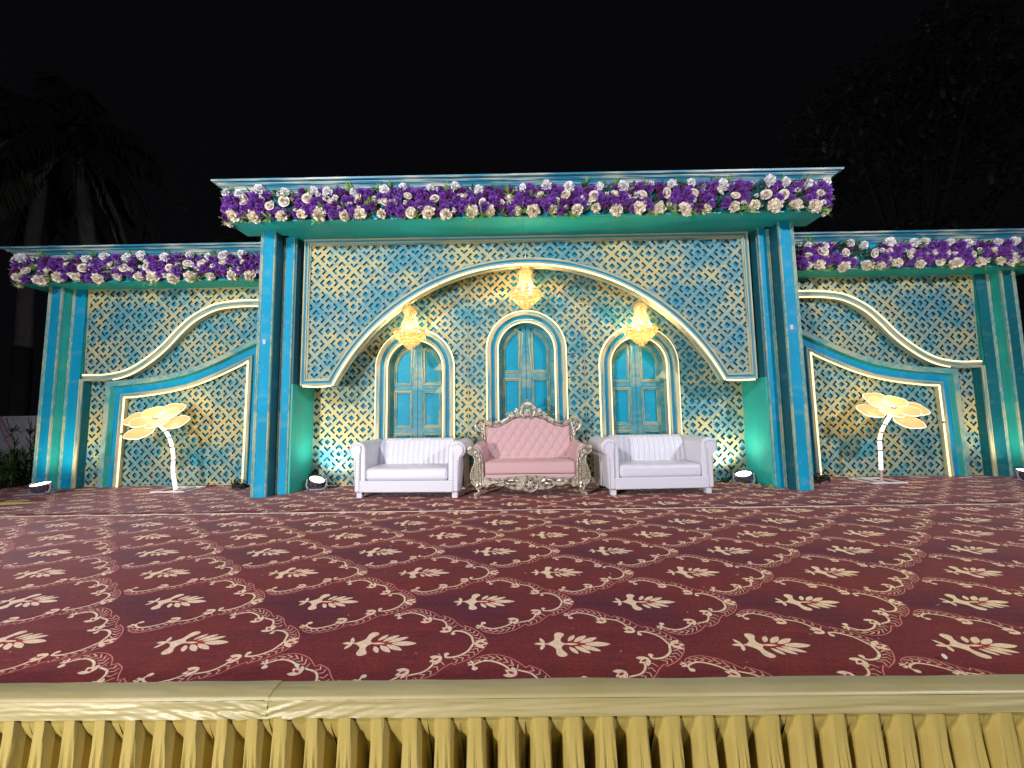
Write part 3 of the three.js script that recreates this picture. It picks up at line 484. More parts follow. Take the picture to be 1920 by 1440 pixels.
// ---------------------------------------------------------------- wings
const RIB = catmull([[-7.44, 1.815], [-7.02, 1.822], [-6.66, 1.91], [-6.31, 2.13], [-6.07, 2.345], [-5.867, 2.575], [-5.62, 2.805], [-5.265, 2.99], [-4.9, 3.045], [-4.518, 3.05], [-3.92, 3.03]], 80);
const FRAME = [[-6.80, 0.003], [-6.782, 1.487], ...catmull([[-6.775, 1.49], [-6.545, 1.505], [-6.244, 1.54], [-5.977, 1.583], [-5.65, 1.66], [-5.33, 1.775], [-5.0, 1.922], [-4.692, 2.072]], 26).slice(1), [-4.702, 0.003]];
for (const s of [-1, 1]) {
  const d = s < 0 ? 0 : 0.06, T = (g) => { const q = s < 0 ? g : mirrored(g); if (d) q.translate(d, 0, 0); return q; }, tp = (p) => [s < 0 ? p[0] : d - p[0], p[1]], k = s < 0 ? 0 : 1;
  const w = thing('wing_backdrop', `lattice wing with a glowing wave rib and framed alcove at the ${SIDE[k]} of the pillars`, 'stage backdrop'), H = 3.34, zu = -0.912, zl = -1.03;
  const upper = (e) => [...offsetPath(RIB, e).map((p) => [Math.max(-7.488 + e, Math.min(-3.91 - e * 0.2, p[0])), p[1]]), [-3.91 - e * 0.2, H - e * 0.2], [-7.488 + e, H - e * 0.2]];
  cutSheet(T(lattice(upper(0), upper(0.055), -7.146, 3.065, 0.3865, zu)), w, 'upper_lattice');
  part('upper_backing', T(plate(upper(0.004), zu - SHEET - 0.013, 0.012)), M.hole, w);
  const lower = (e) => [[-7.488 + e, e], [-3.91 - e, e], [-3.91 - e, 3.12 - e], [-5.2 - e, 3.06 - e], [-5.8 - e, 2.7 - e], [-6.4 - e, 2.15 - e], [-6.9, 1.9 - e], [-7.488 + e, 1.85 - e]];
  cutSheet(T(lattice(lower(0), lower(0.012), -6.592, 1.339, 0.3865, zl)), w, 'alcove_lattice');
  part('alcove_backing', T(plate(lower(0.002), zl - SHEET - 0.013, 0.012)), M.hole, w);
  const fz = (z) => ({ to3: (a, b, c) => [a, b, z + c], crease: 0.3 });
  part('wave_rib', T(sweep(RIB, [[-0.045, -0.115], [-0.045, 0.010], [-0.036, 0.020], [-0.018, 0.020], [-0.014, 0.011], [0.012, 0.011], [0.016, 0.022], [0.034, 0.022], [0.045, 0.010], [0.045, -0.115]].reverse(), fz(zu + 0.012))), M.trim, w);
  const l1 = offsetPath(RIB, 0.054), l2 = offsetPath(RIB, -0.054).slice(10);
  for (const [l, z, sd] of [[l1, zu + 0.026, 1], [l2, zu + 0.026, -1]]) { part('led_strip', T(ledTube(l, z, 0.0115)), M.led, w); ledLight(l, z, (s < 0 ? 1 : -1) * sd, 0.6, 1.7, w, tp); }
  part('leg_moulding', T(sweep([[-7.489, 0.003], [-7.489, 1.80]], [[0, -0.01], [0, 0.012], [-0.008, 0.022], [-0.022, 0.022], [-0.026, 0.012], [-0.032, 0.020], [-0.048, 0.020], [-0.056, 0.010], [-0.056, -0.01]], fz(zu + 0.012))), M.trim, w);
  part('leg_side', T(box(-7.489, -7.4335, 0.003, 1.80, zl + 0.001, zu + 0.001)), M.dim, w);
  part('frame_strip', T(sweep(FRAME, [[0.285, -0.002], [0.285, 0.118], [0.279, 0.124], [0.207, 0.124], [0.2, 0.118]].reverse(), fz(zl))), M.rub, w);
  part('frame_bevel', T(sweep(FRAME, [[0.199, 0.117], [0.178, 0.062], [0.174, 0.058]].reverse(), fz(zl))), M.green, w);
  part('frame_channel', T(sweep(FRAME, [[0.1735, 0.0575], [0.066, 0.050]].reverse(), fz(zl))), M.deep, w);
  part('frame_bead', T(sweep(FRAME, [[0.0655, 0.0495], [0.062, 0.088], [0.052, 0.096], [0.036, 0.096], [0.032, 0.086], [0.024, 0.090], [0.008, 0.090], [0.001, 0.080], [0.001, -0.002]].reverse(), fz(zl))), M.trim, w);
  const led = offsetPath(FRAME, -0.012), top = led.slice(1, -1), cut = [[led[0], lerp2(led[0], led[1], 0.575)], [lerp2(led[0], led[1], 0.60), led[1]], top, [led[led.length - 2], [led[led.length - 1][0] + 0.004, 0.02]]];
  for (const c of cut) { part('led_strip', T(ledTube(c, zl + 0.086, 0.0125)), M.led, w); ledLight(c, zl + 0.070, s < 0 ? -1 : 1, 0.75, 1.7, w, tp); }
}
function lerp2(a, b, t) { return [lerp(a[0], b[0], t), lerp(a[1], b[1], t)]; }

// ---------------------------------------------------------------- cornices
const crownAt = (y) => [[0, y - 0.02], [0.016, y - 0.006], [0.016, y + 0.008], [0.030, y + 0.012], [0.030, y + 0.024], [0.046, y + 0.028], [0.056, y + 0.050], [0.078, y + 0.070], [0.098, y + 0.076], [0.098, y + 0.086], [0.108, y + 0.088], [0.110, y + 0.098], [0.152, y + 0.104], [0.156, y + 0.128], [0.0, y + 0.130]];
function cornice(name, label, path, y, top, back, soffits) {
  const t = thing(name, label, 'cornice'), to3 = (a, b, c) => [a, c, b], fy = top - 0.13;
  part('fascia', sweep(path, [[-0.012, y + 0.002], [0, y + 0.004], [0, fy + 0.004], [-0.012, fy + 0.004]], { to3, crease: 0.3 }), M.blue, t);
  part('bottom_bead', sweep(path, [[0.0005, y + 0.001], [0.016, y + 0.004], [0.018, y + 0.018], [0.0005, y + 0.022]], { to3, crease: 0.3 }), M.green, t);
  part('crown', sweep(path, crownAt(fy + 0.005), { to3, crease: 0.28 }), M.crown, t);
  const xs = path.map((p) => p[0]), x0 = Math.min(...xs), x1 = Math.max(...xs);
  for (const [a, b, z0, z1] of soffits) part('soffit_board', box(a, b, y, y + 0.012, z0, z1), M.soffit, t);
  part('top_board', box(x0 + 0.01, x1 - 0.01, top - 0.03, top - 0.012, back, path[1][1] - 0.002), M.dark, t);
  return t;
}
cornice('main_cornice', 'highest cornice with a flared crown above the pillars and arch', [[-4.2, -0.14], [-4.2, 0.25], [4.19, 0.25], [4.19, -0.14]], TOP, 4.40, -0.14,
  [[-4.196, -1.853, -0.14, 0.248], [-1.85, -0.032, -0.14, 0.248], [-0.029, 1.262, -0.14, 0.248], [1.265, 4.186, -0.14, 0.248], [-3.6, 3.6, -0.5, -0.1405]]);
cornice('wing_cornice', 'lower cornice running out from the pillar at the left', [[-8.29, -1.05], [-8.29, -0.6], [-3.908, -0.6], [-3.908, -0.9]], 3.34, 3.905, -1.05, [[-8.286, -3.91, -1.05, -0.602]]);
cornice('wing_cornice', 'lower cornice running out from the pillar at the right', [[3.908, -0.9], [3.908, -0.6], [8.4, -0.6], [8.4, -1.05]], 3.34, 3.905, -1.05, [[3.91, 8.396, -1.05, -0.602]]);

// ---------------------------------------------------------------- flower garlands
const vcol = (o) => std({ vertexColors: true, roughness: 0.7, ...o });
M.petal = phys({ vertexColors: true, roughness: 0.65, sheen: 0.3, sheenColor: lin(1, 0.9, 1), transmission: 0.05, thickness: 0 });
M.leaf = phys({ vertexColors: true, roughness: 0.6, transmission: 0.2, thickness: 0 });
// bent petals: each a strip of three quads from its base p along dir, turned up at the end
function petals(list) {
  const P = [], C = [], I = [], N = [];
  for (const { p, dir, up, len, wid, curl, col, tip } of list) {
    const side = dir.clone().cross(up).normalize(), b = P.length / 3, rows = [[0, 0.35], [0.38, 1], [0.75, 0.95], [1, 0.45]];
    rows.forEach(([t, w], i) => { const q = p.clone().addScaledVector(dir, t * len).addScaledVector(up, curl * len * t * t), c = mix3(col, tip ?? col, t); for (const s of [-1, 1]) { const e = q.clone().addScaledVector(side, s * w * wid / 2).addScaledVector(up, i === 1 ? wid * 0.12 : 0); P.push(e.x, e.y, e.z); C.push(...c); } });
    for (let i = 0; i < 3; i++) { const a = b + i * 2; I.push(a, a + 1, a + 3, a, a + 3, a + 2); }
  }
  const g = new THREE.BufferGeometry(); g.setAttribute('position', new THREE.Float32BufferAttribute(P, 3)); g.setAttribute('color', new THREE.Float32BufferAttribute(C, 3)); g.setAttribute('uv', new THREE.Float32BufferAttribute(new Float32Array(P.length / 3 * 2), 2)); g.setIndex(I); g.computeVertexNormals(); return g;
}
const onDome = (r, minZ) => { let v; do { v = V3(r() * 2 - 1, r() * 2 - 1, r() * 2 - 1); } while (v.lengthSq() > 1 || v.lengthSq() < 0.05 || v.clone().normalize().z < minZ); return v.normalize(); };
function ruffled(seed, n, R, wid, col, tip, spread) { // carnation or hydrangea head facing +z
  const r = rng(seed), l = [];
  for (let i = 0; i < n; i++) { const d = onDome(r, -0.25), t = V3(r() - 0.5, r() - 0.5, r() - 0.5).cross(d).normalize(), k = 0.75 + 0.5 * r(), dir = d.clone().addScaledVector(t, spread * (0.5 + r())).normalize(); l.push({ p: d.clone().multiplyScalar(R * 0.5), dir, up: d, len: R * (0.42 + 0.25 * r()), wid: wid * (0.8 + 0.4 * r()), curl: 0.2 + 0.4 * r(), col: mix3(col, tip, 0.2 * r()).map((c) => c * k), tip: tip.map((c) => c * k) }); }
  return petals(l);
}
function rose(seed, R, col, tip) {
  const parts = [], r = rng(seed);
  for (let ring = 0; ring < 5; ring++) {
    const n = 3 + (ring > 1 ? 1 : 0) + (ring > 3 ? 1 : 0), rad = R * (0.20 + 0.175 * ring), h = R * (1.02 - 0.02 * ring - 0.035 * ring * ring), open = ring > 2 ? 0.10 + 0.12 * (ring - 2) : -0.22, ph = r() * 6;
    for (let i = 0; i < n; i++) {
      const a0 = ph + (i / n) * Math.PI * 2 + 0.3 * r(), w = (Math.PI * 2 / n) * 0.74, k = 0.9 + 0.14 * r();
      parts.push(grid(7, 6, (u, v) => { const a = a0 + (u - 0.5) * 2 * w, e = 1 - 0.16 * (u - 0.5) ** 2 * 4, rr = rad * (0.40 + 0.60 * Math.sin(Math.min(1, v * 1.25) * 1.57)) * (1 + open * sstep(0.6, 1, v)) * (1 + 0.05 * (u - 0.5)); return [Math.cos(a) * rr, Math.sin(a) * rr, h * v * e - R * 0.15]; }, 1, 1, (u, v) => mix3(col, tip, v).map((c) => c * k)));
    }
  }
  return merge(parts);
}
const FL = {
  purple: [1, 2, 3, 4].map((s) => ruffled(300 + s, 150, 0.066, 0.030, [0.07, 0.010, 0.19], [0.27, 0.065, 0.50], 0.9)),
  plum: [1, 2].map((s) => ruffled(310 + s, 120, 0.056, 0.03, [0.06, 0.006, 0.11], [0.20, 0.025, 0.28], 0.9)),
  white: [1, 2, 3].map((s) => ruffled(320 + s, 120, 0.068, 0.042, [0.80, 0.79, 0.80], [0.93, 0.92, 0.93], 0.9)),
  cream: [1, 2, 3].map((s) => ruffled(330 + s, 110, 0.072, 0.05, [0.76, 0.66, 0.50], [0.90, 0.83, 0.70], 0.8)),
  rose: [1, 2, 3].map((s) => rose(340 + s, 0.062, [0.78, 0.66, 0.50], [0.88, 0.81, 0.72])),
  floret: [1, 2].map((s) => ruffled(350 + s, 22, 0.034, 0.03, [0.6, 0.57, 0.5], [0.8, 0.79, 0.76], 0.9)),
  sprig: [1, 2, 3].map((s) => { const r = rng(360 + s), l = []; for (let i = 0; i < 8; i++) { const d = V3(r() * 2 - 1, r() * 2 - 1, 0.35 + 0.5 * r()).normalize(); l.push({ p: V3(0, 0, -0.01), dir: d, up: V3(0, 0, 1).addScaledVector(d, -d.z).normalize(), len: 0.085 + 0.05 * r(), wid: 0.014 + 0.008 * r(), curl: -0.15 + 0.2 * r(), col: [0.08, 0.17, 0.015], tip: [0.22, 0.40, 0.05] }); } return petals(l); }),
};
function garland(label, x0, x1, y, z, seed, ends) {
  const t = thing('flower_garland', label, 'flower garland', [0, y, z]), r = rng(seed), j = (k) => (r() - 0.5) * k;
  const put = (name, kind, x, yy, zz, k = 1, tilt = 0.5, yaw = 0) => { const g = FL[kind], m = part(name, g[Math.floor(r() * g.length)], kind === 'sprig' ? M.leaf : M.petal, t); m.position.set(x, yy, zz); m.rotation.set(-0.1 + j(tilt) + (0.19 - yy) * 0.9, j(tilt) + yaw, r() * 6.3); m.scale.setScalar(k * (0.84 + 0.16 * r())); };
  { // the leafy mat that the flowers are pushed into
    const l = [];
    for (let i = 0; i < (x1 - x0) * 260; i++) { const d = V3(j(2), j(2), 0.25 + 0.5 * r()).normalize(); l.push({ p: V3(x0 + r() * (x1 - x0), 0.02 + 0.37 * r(), 0.015 + 0.02 * r()), dir: d, up: V3(0, 0, 1), len: 0.05 + 0.06 * r(), wid: 0.02 + 0.012 * r(), curl: 0.1, col: [0.012, 0.03, 0.008], tip: [0.03, 0.075, 0.015] }); }
    part('leaf_mat', petals(l), M.leaf, t, 'stuff');
  }
  const w = x1 - x0, row = (step, fn) => { const n = Math.round(w / step); for (let i = 0; i < n; i++) fn(x0 + (i + 0.5 + j(0.55)) * (w / n), i); }, roses = [];
  row(0.34, (x) => { const y = 0.215 + j(0.11); roses.push([x, y]); put('cream_rose', 'rose', x, y, 0.095 + j(0.03), 0.85 + 0.3 * r(), 0.9); });
  row(0.33, (x) => { if (r() < 0.93) put('white_carnation', 'white', x, 0.372 + j(0.05), 0.095 + j(0.03), 0.72 + 0.34 * r(), 0.8); });
  row(0.30, (x) => { const y = 0.040 + j(0.05); roses.push([x, y]); put('cream_carnation', 'cream', x, y, 0.085 + j(0.03), 0.78 + 0.38 * r(), 0.8); });
  for (const [y0, step] of [[0.340, 0.112], [0.250, 0.105], [0.160, 0.105], [0.075, 0.13]]) row(step, (x) => { const y = y0 + j(0.07), wave = fbm(x / 20 + 0.5, y0, 90, 4, 2, seed & 15); if (wave < 0.34 || roses.some(([a, b]) => Math.hypot(a - x, b - y) < 0.062)) return; put(...(r() < 0.72 ? ['purple_flower', 'purple'] : ['plum_flower', 'plum']), x, y, 0.070 + j(0.04), 0.72 + 0.38 * r(), 0.9); });
  row(0.11, (x) => put('small_blossom', 'floret', x, 0.05 + 0.33 * r(), 0.095 + j(0.03), 0.75 + 0.5 * r(), 0.9));
  row(0.13, (x) => put('leaf_sprig', 'sprig', x, r() < 0.3 ? 0.40 + j(0.04) : r() < 0.5 ? 0.0 + j(0.04) : 0.08 + 0.27 * r(), 0.075 + j(0.03), 0.8 + 0.45 * r(), 0.9));
  for (const s of ends) { const ex = s < 0 ? x0 : x1; for (let i = 0; i < 4; i++) for (let k = 0; k < 2; k++) { const kind = ['plum', 'purple', 'purple', 'white'][i]; put(kind === 'white' ? 'white_carnation' : 'purple_flower', kind, ex + s * 0.03, 0.05 + i * 0.11 + j(0.03), 0.04 - k * 0.15, 1, 0.5, s * 1.1); } for (const yy of [0.03, 0.2, 0.36]) put('leaf_sprig', 'sprig', ex + s * 0.05, yy, 0.0, 1.2, 0.5, s * 1.2); put('cream_carnation', 'cream', ex + s * 0.03, 0.02, -0.02, 1, 0.5, s); }
  return t;
}
garland('purple and white flower garland under the highest cornice above the arch', -4.16, 4.13, TOP + 0.012, 0.25, 401, [-1, 1]);
garland('purple and white flower garland on the lower cornice at the left', -8.24, -3.98, 3.35, -0.6, 402, [-1]);
garland('purple and white flower garland on the lower cornice at the right', 3.98, 8.24, 3.35, -0.6, 403, []);

// ---------------------------------------------------------------- chandeliers
M.crystal = phys({ color: lin(1.0, 0.88, 0.62), roughness: 0.16, transmission: 0.7, thickness: 0, ior: 1.6, specularIntensity: 1 });
M.bulb = std({ color: lin(1, 0.9, 0.7), emissive: lin(1, 0.84, 0.55), emissiveIntensity: 14 });
M.amber = phys({ color: lin(1.0, 0.84, 0.46), roughness: 0.18, transmission: 0.55, thickness: 0, metalness: 0.05 });
function chandelier(label, x, y, z, turn) {
  const t = thing('chandelier', label, 'chandelier', [x, y, z], turn, 'crystal chandeliers under the arch'), r = rng(500);
  const bead = (q, k = 0.0085) => { const g = new THREE.OctahedronGeometry(k); g.translate(q.x, q.y, q.z); return g; };
  const drop = (q, len, k = 0.009) => { const g = new THREE.OctahedronGeometry(1); g.scale(k, len / 2, k); g.rotateY(r() * 3); g.translate(q.x, q.y - len / 2, q.z); return g; };
  const ring = (R, yy, k = 0.006) => { const g = new THREE.TorusGeometry(R, k, 6, 36); g.rotateX(Math.PI / 2); g.translate(0, yy, 0); return g; };
  part('hook', [new THREE.TorusGeometry(0.022, 0.005, 6, 14).translate(0, -0.03, 0), tube([[0, 0.02, 0], [0, -0.01, 0]], 0.005), new THREE.TorusGeometry(0.018, 0.0045, 6, 14).rotateY(1.57).translate(0, -0.062, 0), new THREE.SphereGeometry(0.018, 12, 8).translate(0, -0.092, 0), tube([[0, -0.09, 0], [0, -0.70, 0]], 0.007)], M.gold, t);
  part('crown_ring', [ring(0.085, -0.115), ring(0.100, -0.150), ...Array.from({ length: 6 }, (_, i) => { const a = i * 1.047; return tube([[0, -0.095, 0], [Math.cos(a) * 0.05, -0.10, Math.sin(a) * 0.05], [Math.cos(a) * 0.085, -0.115, Math.sin(a) * 0.085]], 0.004, 5, 1, 3); })], M.gold, t);
  const fr = []; for (let i = 0; i < 34; i++) { const a = i / 34 * 6.283; fr.push(drop(V3(Math.cos(a) * 0.088, -0.115, Math.sin(a) * 0.088), 0.055), drop(V3(Math.cos(a + 0.09) * 0.103, -0.150, Math.sin(a + 0.09) * 0.103), 0.06)); } part('crown_fringe', fr, M.crystal, t);
  for (let i = 0; i < 22; i++) { const a = i / 22 * 6.283, s = []; for (let k = 0; k <= 20; k++) { const q = k / 20, rr = 0.080 + 0.025 * Math.sin(q * 3) * 0 + 0.085 * q ** 1.5 - 0.012 * Math.sin(q * Math.PI); s.push(bead(V3(Math.cos(a) * rr, -0.155 - 0.325 * q, Math.sin(a) * rr), 0.0085 + 0.002 * q)); } part('bead_strand', s, M.crystal, t); }
  const tiers = [[0.238, -0.50, 52, 0.085], [0.205, -0.545, 46, 0.075], [0.165, -0.59, 38, 0.07], [0.122, -0.635, 30, 0.065], [0.078, -0.675, 20, 0.065], [0.036, -0.71, 10, 0.07]];
  part('basket_ring', [...tiers.map(([R, yy]) => ring(R, yy)), ring(0.165, -0.48), ...Array.from({ length: 8 }, (_, i) => { const a = i * 0.785; return tube([[0, -0.47, 0], [Math.cos(a) * 0.12, -0.455, Math.sin(a) * 0.12], [Math.cos(a) * 0.21, -0.475, Math.sin(a) * 0.21], [Math.cos(a) * 0.238, -0.50, Math.sin(a) * 0.238]], 0.005, 5, 1, 3); })], M.gold, t);
  for (const [R, yy, n, len] of tiers) { const d = []; for (let i = 0; i < n; i++) { const a = (i + r() * 0.3) / n * 6.283; d.push(drop(V3(Math.cos(a) * R, yy, Math.sin(a) * R), len, 0.011)); d.push(bead(V3(Math.cos(a) * R, yy + 0.006, Math.sin(a) * R), 0.009)); } part('crystal_tier', d, M.amber, t); }
  const rim = []; for (let i = 0; i < 44; i++) { const a = i / 44 * 6.283; for (const [rr, yy] of [[0.185, -0.468], [0.21, -0.472], [0.232, -0.485]]) rim.push(bead(V3(Math.cos(a) * rr, yy + 0.012 * Math.sin(a * 8), Math.sin(a) * rr), 0.0095)); } part('bead_rim', rim, M.crystal, t);
  for (let i = 0; i < 6; i++) { const a = i * 1.047 + 0.5, R = i % 2 ? 0.15 : 0.06; part('candle_bulb', new THREE.SphereGeometry(0.017, 10, 8).scale(1, 1.5, 1).translate(Math.cos(a) * R, -0.435 - 0.03 * (i % 2), Math.sin(a) * R), M.bulb, t); }
  for (const [lx, ly, lz, cd] of [[0.06 * Math.cos(0.5), -0.435, 0.06 * Math.sin(0.5), 0.7], [0.15 * Math.cos(1.547), -0.465, 0.15 * Math.sin(1.547), 0.7], [0.15 * Math.cos(3.64), -0.465, 0.15 * Math.sin(3.64), 0.6], [0.06 * Math.cos(4.69), -0.435, 0.06 * Math.sin(4.69), 0.6]]) {
    const L = new THREE.PointLight(lin(1, 0.78, 0.42), cd, 0, 2); L.name = 'chandelier_light'; L.position.set(lx, ly, lz); L.castShadow = true; L.shadow.radius = 0.8; t.add(L);
  }
  return t;
}
chandelier('gold crystal chandelier over the arched window at the left, half covering its arch', -1.815, 2.905, -0.44, 0.1);
chandelier('gold crystal chandelier hanging highest, at the crown of the arch', -0.005, 3.50, -0.44, 0.5);
chandelier('gold crystal chandelier over the arched window at the right', 1.775, 2.90, -0.44, 0.9);
single('pull_cord', [tube([[0, 0, 0], [0.002, -0.05, 0], [0, -0.095, 0]], 0.003, 5), new THREE.SphereGeometry(0.012, 10, 8).translate(0, -0.1, 0)].map((g) => g).reduce((a, b) => merge([a, b])), M.white, 'tiny white bead on a cord in front of the arch crown', 'cord').position.set(-0.005, 3.60, -0.235);

// ---------------------------------------------------------------- flood lamps on the floor
M.flood = std({ color: lin(1, 1, 1), emissive: lin(1, 0.9, 0.82), emissiveIntensity: 9 });
M.can = std({ color: lin(0.10, 0.095, 0.12), roughness: 0.45, metalness: 0.3 });
M.yoke = std({ color: lin(0.30, 0.28, 0.36), roughness: 0.45, metalness: 0.2 });
function flood(label, x, z, yaw, normal, target, cd, deg) {
  const t = thing('flood_lamp', label, 'flood lamp', [x, 0, z], yaw, 'flood lamps on the stage floor'), head = new THREE.Group(), n = V3(...normal).normalize(); head.name = 'lamp_head'; head.position.set(0, 0.15, 0);
  head.quaternion.setFromUnitVectors(V3(0, 0, 1), n.clone().applyAxisAngle(V3(0, 1, 0), -yaw)); t.add(head);
  part('housing', [new THREE.LatheGeometry([[0.001, -0.10], [0.06, -0.10], [0.085, -0.08], [0.10, -0.035], [0.112, -0.01], [0.118, 0.0], [0.118, 0.012], [0.104, 0.012]].map((p) => V2(...p)), 28).rotateX(Math.PI / 2), ...Array.from({ length: 10 }, (_, i) => { const a = i * 0.628; return rbox(0.006, 0.03, 0.07, 0.002, 0, 0, 0, 1).translate(0, 0.098, -0.05).rotateZ(a); })], M.can, head);
  part('lens', new THREE.LatheGeometry([[0.0, 0.016], [0.06, 0.014], [0.105, 0.006]].map((p) => V2(...p)), 28).rotateX(Math.PI / 2), M.flood, head);
  part('yoke', [tube([[-0.135, 0.15, 0], [-0.135, 0.06, 0.01], [-0.10, 0.02, 0.02], [0.10, 0.02, 0.02], [0.135, 0.06, 0.01], [0.135, 0.15, 0]], 0.011, 8, 0.6, 4), ...[-1, 1].map((s) => tube([[s * 0.10, 0.03, 0.01], [s * 0.13, 0.012, 0.085]], 0.011, 6)), ...[-1, 1].map((s) => tube([[s * 0.10, 0.03, 0.0], [s * 0.13, 0.012, -0.075]], 0.011, 6)), ...[-1, 1].map((s) => new THREE.CylinderGeometry(0.022, 0.022, 0.02, 12).rotateZ(1.57).translate(s * 0.130, 0.15, 0))], M.yoke, t);
  part('power_cord', tube([[0, 0.08, -0.05], [0.03, 0.02, -0.10], [0.12, 0.008, -0.09], [0.2, 0.008, -0.12], [0.26, 0.008, -0.10]], 0.006, 6, 1, 5), M.black, t);
  const p = V3(x, 0.15, z).addScaledVector(n, 0.035);
  const L = new THREE.SpotLight(lin(1, 0.90, 0.68), cd, 0, deg * Math.PI / 180, 0.8, 2); L.name = 'flood_light'; L.position.copy(p); L.target.position.set(...target); L.castShadow = true; L.shadow.radius = 4; scene.add(L, L.target);
}
flood('round flood lamp in front of the pilaster at the left edge of the stage', -7.40, -0.42, 0.1, [-0.03, 0.97, 0.20], [-7.50, 2.0, -0.95], 2.8, 76);
flood('tilted flood lamp on the floor beside the left end of the white sofa', -3.24, -0.50, 0.3, [0.38, 0.88, 0.16], [-2.4, 2.0, -0.85], 5.0, 76);
flood('tilted flood lamp on the floor by the green panel past the sofa at the right', 3.25, -0.50, -0.3, [-0.27, 0.92, 0.14], [2.4, 2.0, -0.85], 5.0, 76);
flood('flood lamp at the right edge of the picture by the outer pilaster', 7.40, -0.42, -0.1, [0.03, 0.97, 0.20], [7.62, 2.0, -0.95], 2.8, 76);

// ---------------------------------------------------------------- glowing lotus lamps
M.petalGlow = std({ color: lin(0.42, 0.30, 0.12), emissive: lin(1.0, 0.66, 0.27), emissiveIntensity: 0.60, roughness: 0.35 });
M.rim = std({ color: lin(0.9, 0.85, 0.7), emissive: lin(1.0, 0.80, 0.48), emissiveIntensity: 1.7, roughness: 0.4 });
M.stem = std({ color: lin(0.9, 0.85, 0.8), emissive: lin(1.0, 0.80, 0.55), emissiveIntensity: 1.7, roughness: 0.4 });
function lotus(label, s, x, z, stem, center, baseDeg, litFrom) {
  const t = thing('lotus_lamp', label, 'flower lamp', [x, 0, z], 0, 'glowing lotus flower lamps');
  const pl = []; for (const k of [0, 1]) pl.push(box(-0.30, 0.22, 0.004, 0.022, 0.04 - k * 0.40, 0.075 - k * 0.40)); pl.push(box(-0.30, -0.265, 0.004, 0.021, -0.36, 0.04), box(0.185, 0.22, 0.004, 0.021, -0.36, 0.04), box(-0.06, 0.06, 0.005, 0.020, -0.36, 0.04));
  const b = part('base_frame', pl, M.white, t); b.rotation.y = baseDeg; b.scale.x = -s;
  const pts = stem.map(([px, py]) => V3(px - x, py, 0)), curve = new THREE.CatmullRomCurve3([...pts, V3(center[0] - x, center[1] - 0.03, 0.0)]), N = 40, cp = curve.getPoints(N);
  const cuts = [0, Math.round(N * litFrom), 16, 22, 28, 34, N];
  part('stem_foot', tube(cp.slice(0, cuts[1] + 1), 0.016, 10), std({ color: lin(0.55, 0.38, 0.36), roughness: 0.5 }), t);
  for (let i = 1; i < cuts.length - 1; i++) { part('stem_light', tube(cp.slice(cuts[i], cuts[i + 1] + 1).map((q) => q.clone()), 0.024, 10), M.stem, t); if (i > 1) { const q = cp[cuts[i]], d = cp[cuts[i] + 1].clone().sub(q).normalize(), g = new THREE.CylinderGeometry(0.029, 0.029, 0.016, 12); g.applyQuaternion(new THREE.Quaternion().setFromUnitVectors(V3(0, 1, 0), d)); g.translate(q.x, q.y, q.z); part('joint', g, M.black, t); } }
  const head = new THREE.Group(); head.name = 'blossom'; head.position.set(center[0] - x, center[1], 0); t.add(head);
  // the blossom's own plane: its axis leans towards the viewer and outwards
  const n = V3(-s * 0.09, 0.80, 0.59).normalize();
  const ex = V3(1, 0, 0).addScaledVector(n, -n.x).normalize(), ez = ex.clone().cross(n), mat = new THREE.Matrix4().makeBasis(ex, n, ez); head.quaternion.setFromRotationMatrix(mat);
  const petal = (ang, r0, r1, w, y, tilt) => {
    const out = []; for (let i = 0; i <= 24; i++) { const a = i / 24; const q = a * Math.PI; out.push([r0 + (r1 - r0) * (0.5 - 0.5 * Math.cos(q)), w * Math.sin(q) ** 0.5 * (0.30 + 0.70 * sstep(0, 0.62, 0.5 - 0.5 * Math.cos(q)))]); }
    const ol = [...out, ...out.slice(1, -1).reverse().map(([a, c]) => [a, -c])];
    const to = (p, h) => { const rr = p[0], f = (rr - r0) / (r1 - r0), yy = y + tilt * f * f * 0.5 + tilt * f * 0.5 + h - 0.35 * p[1] * p[1] * -1; return V3(rr * Math.cos(ang) - p[1] * Math.sin(ang), yy, rr * Math.sin(ang) + p[1] * Math.cos(ang)); };
    const sh = new THREE.ExtrudeGeometry(shapeOf(ol.map((p) => [r0 + (p[0] - r0) * 0.985 + 0.003, p[1] * 0.97])), { depth: 0.012, bevelEnabled: false }), pa = sh.attributes.position;
    for (let i = 0; i < pa.count; i++) { const q = to([pa.getX(i), pa.getY(i)], pa.getZ(i) - 0.006); pa.setXYZ(i, q.x, q.y, q.z); } sh.computeVertexNormals();
    const m = part('petal', sh, M.petalGlow, head); m.name = 'petal_light';
    const loop = [...ol, ol[0]].map((p) => to(p, 0)); const rimG = tube(loop, 0.0078, 6), edge = tube(loop.map((q) => q.clone().add(V3(0, 0.009, 0))), 0.0024, 5);
    part('rim_light', rimG, M.rim, m); part('edge_wire', edge, M.wire ??= std({ color: lin(0.42, 0.30, 0.18), roughness: 0.5 }), m);
  };
  for (let k = 0; k < 4; k++) petal(0.05 + k * Math.PI / 2, 0.05, 0.45, 0.168, -0.015, 0.02);
  for (let k = 0; k < 4; k++) petal(0.80 + k * Math.PI / 2, 0.012, 0.290, 0.138, 0.035, 0.035);
  part('center_cap', new THREE.SphereGeometry(0.035, 16, 10).scale(1, 0.6, 1).translate(0, 0.055, 0), std({ color: lin(0.5, 0.5, 0.52), metalness: 0.7, roughness: 0.3 }), head);
  for (const [dx, dy, cd] of [[0, 0.16, 0.75], [0, -0.16, 0.5]]) { const L = new THREE.PointLight(lin(1, 0.74, 0.36), cd, 0, 2); L.name = 'lotus_light'; L.position.set(center[0] + dx, center[1] + dy, z - 0.02); L.shadow.radius = 9; L.castShadow = true; scene.add(L); }
}
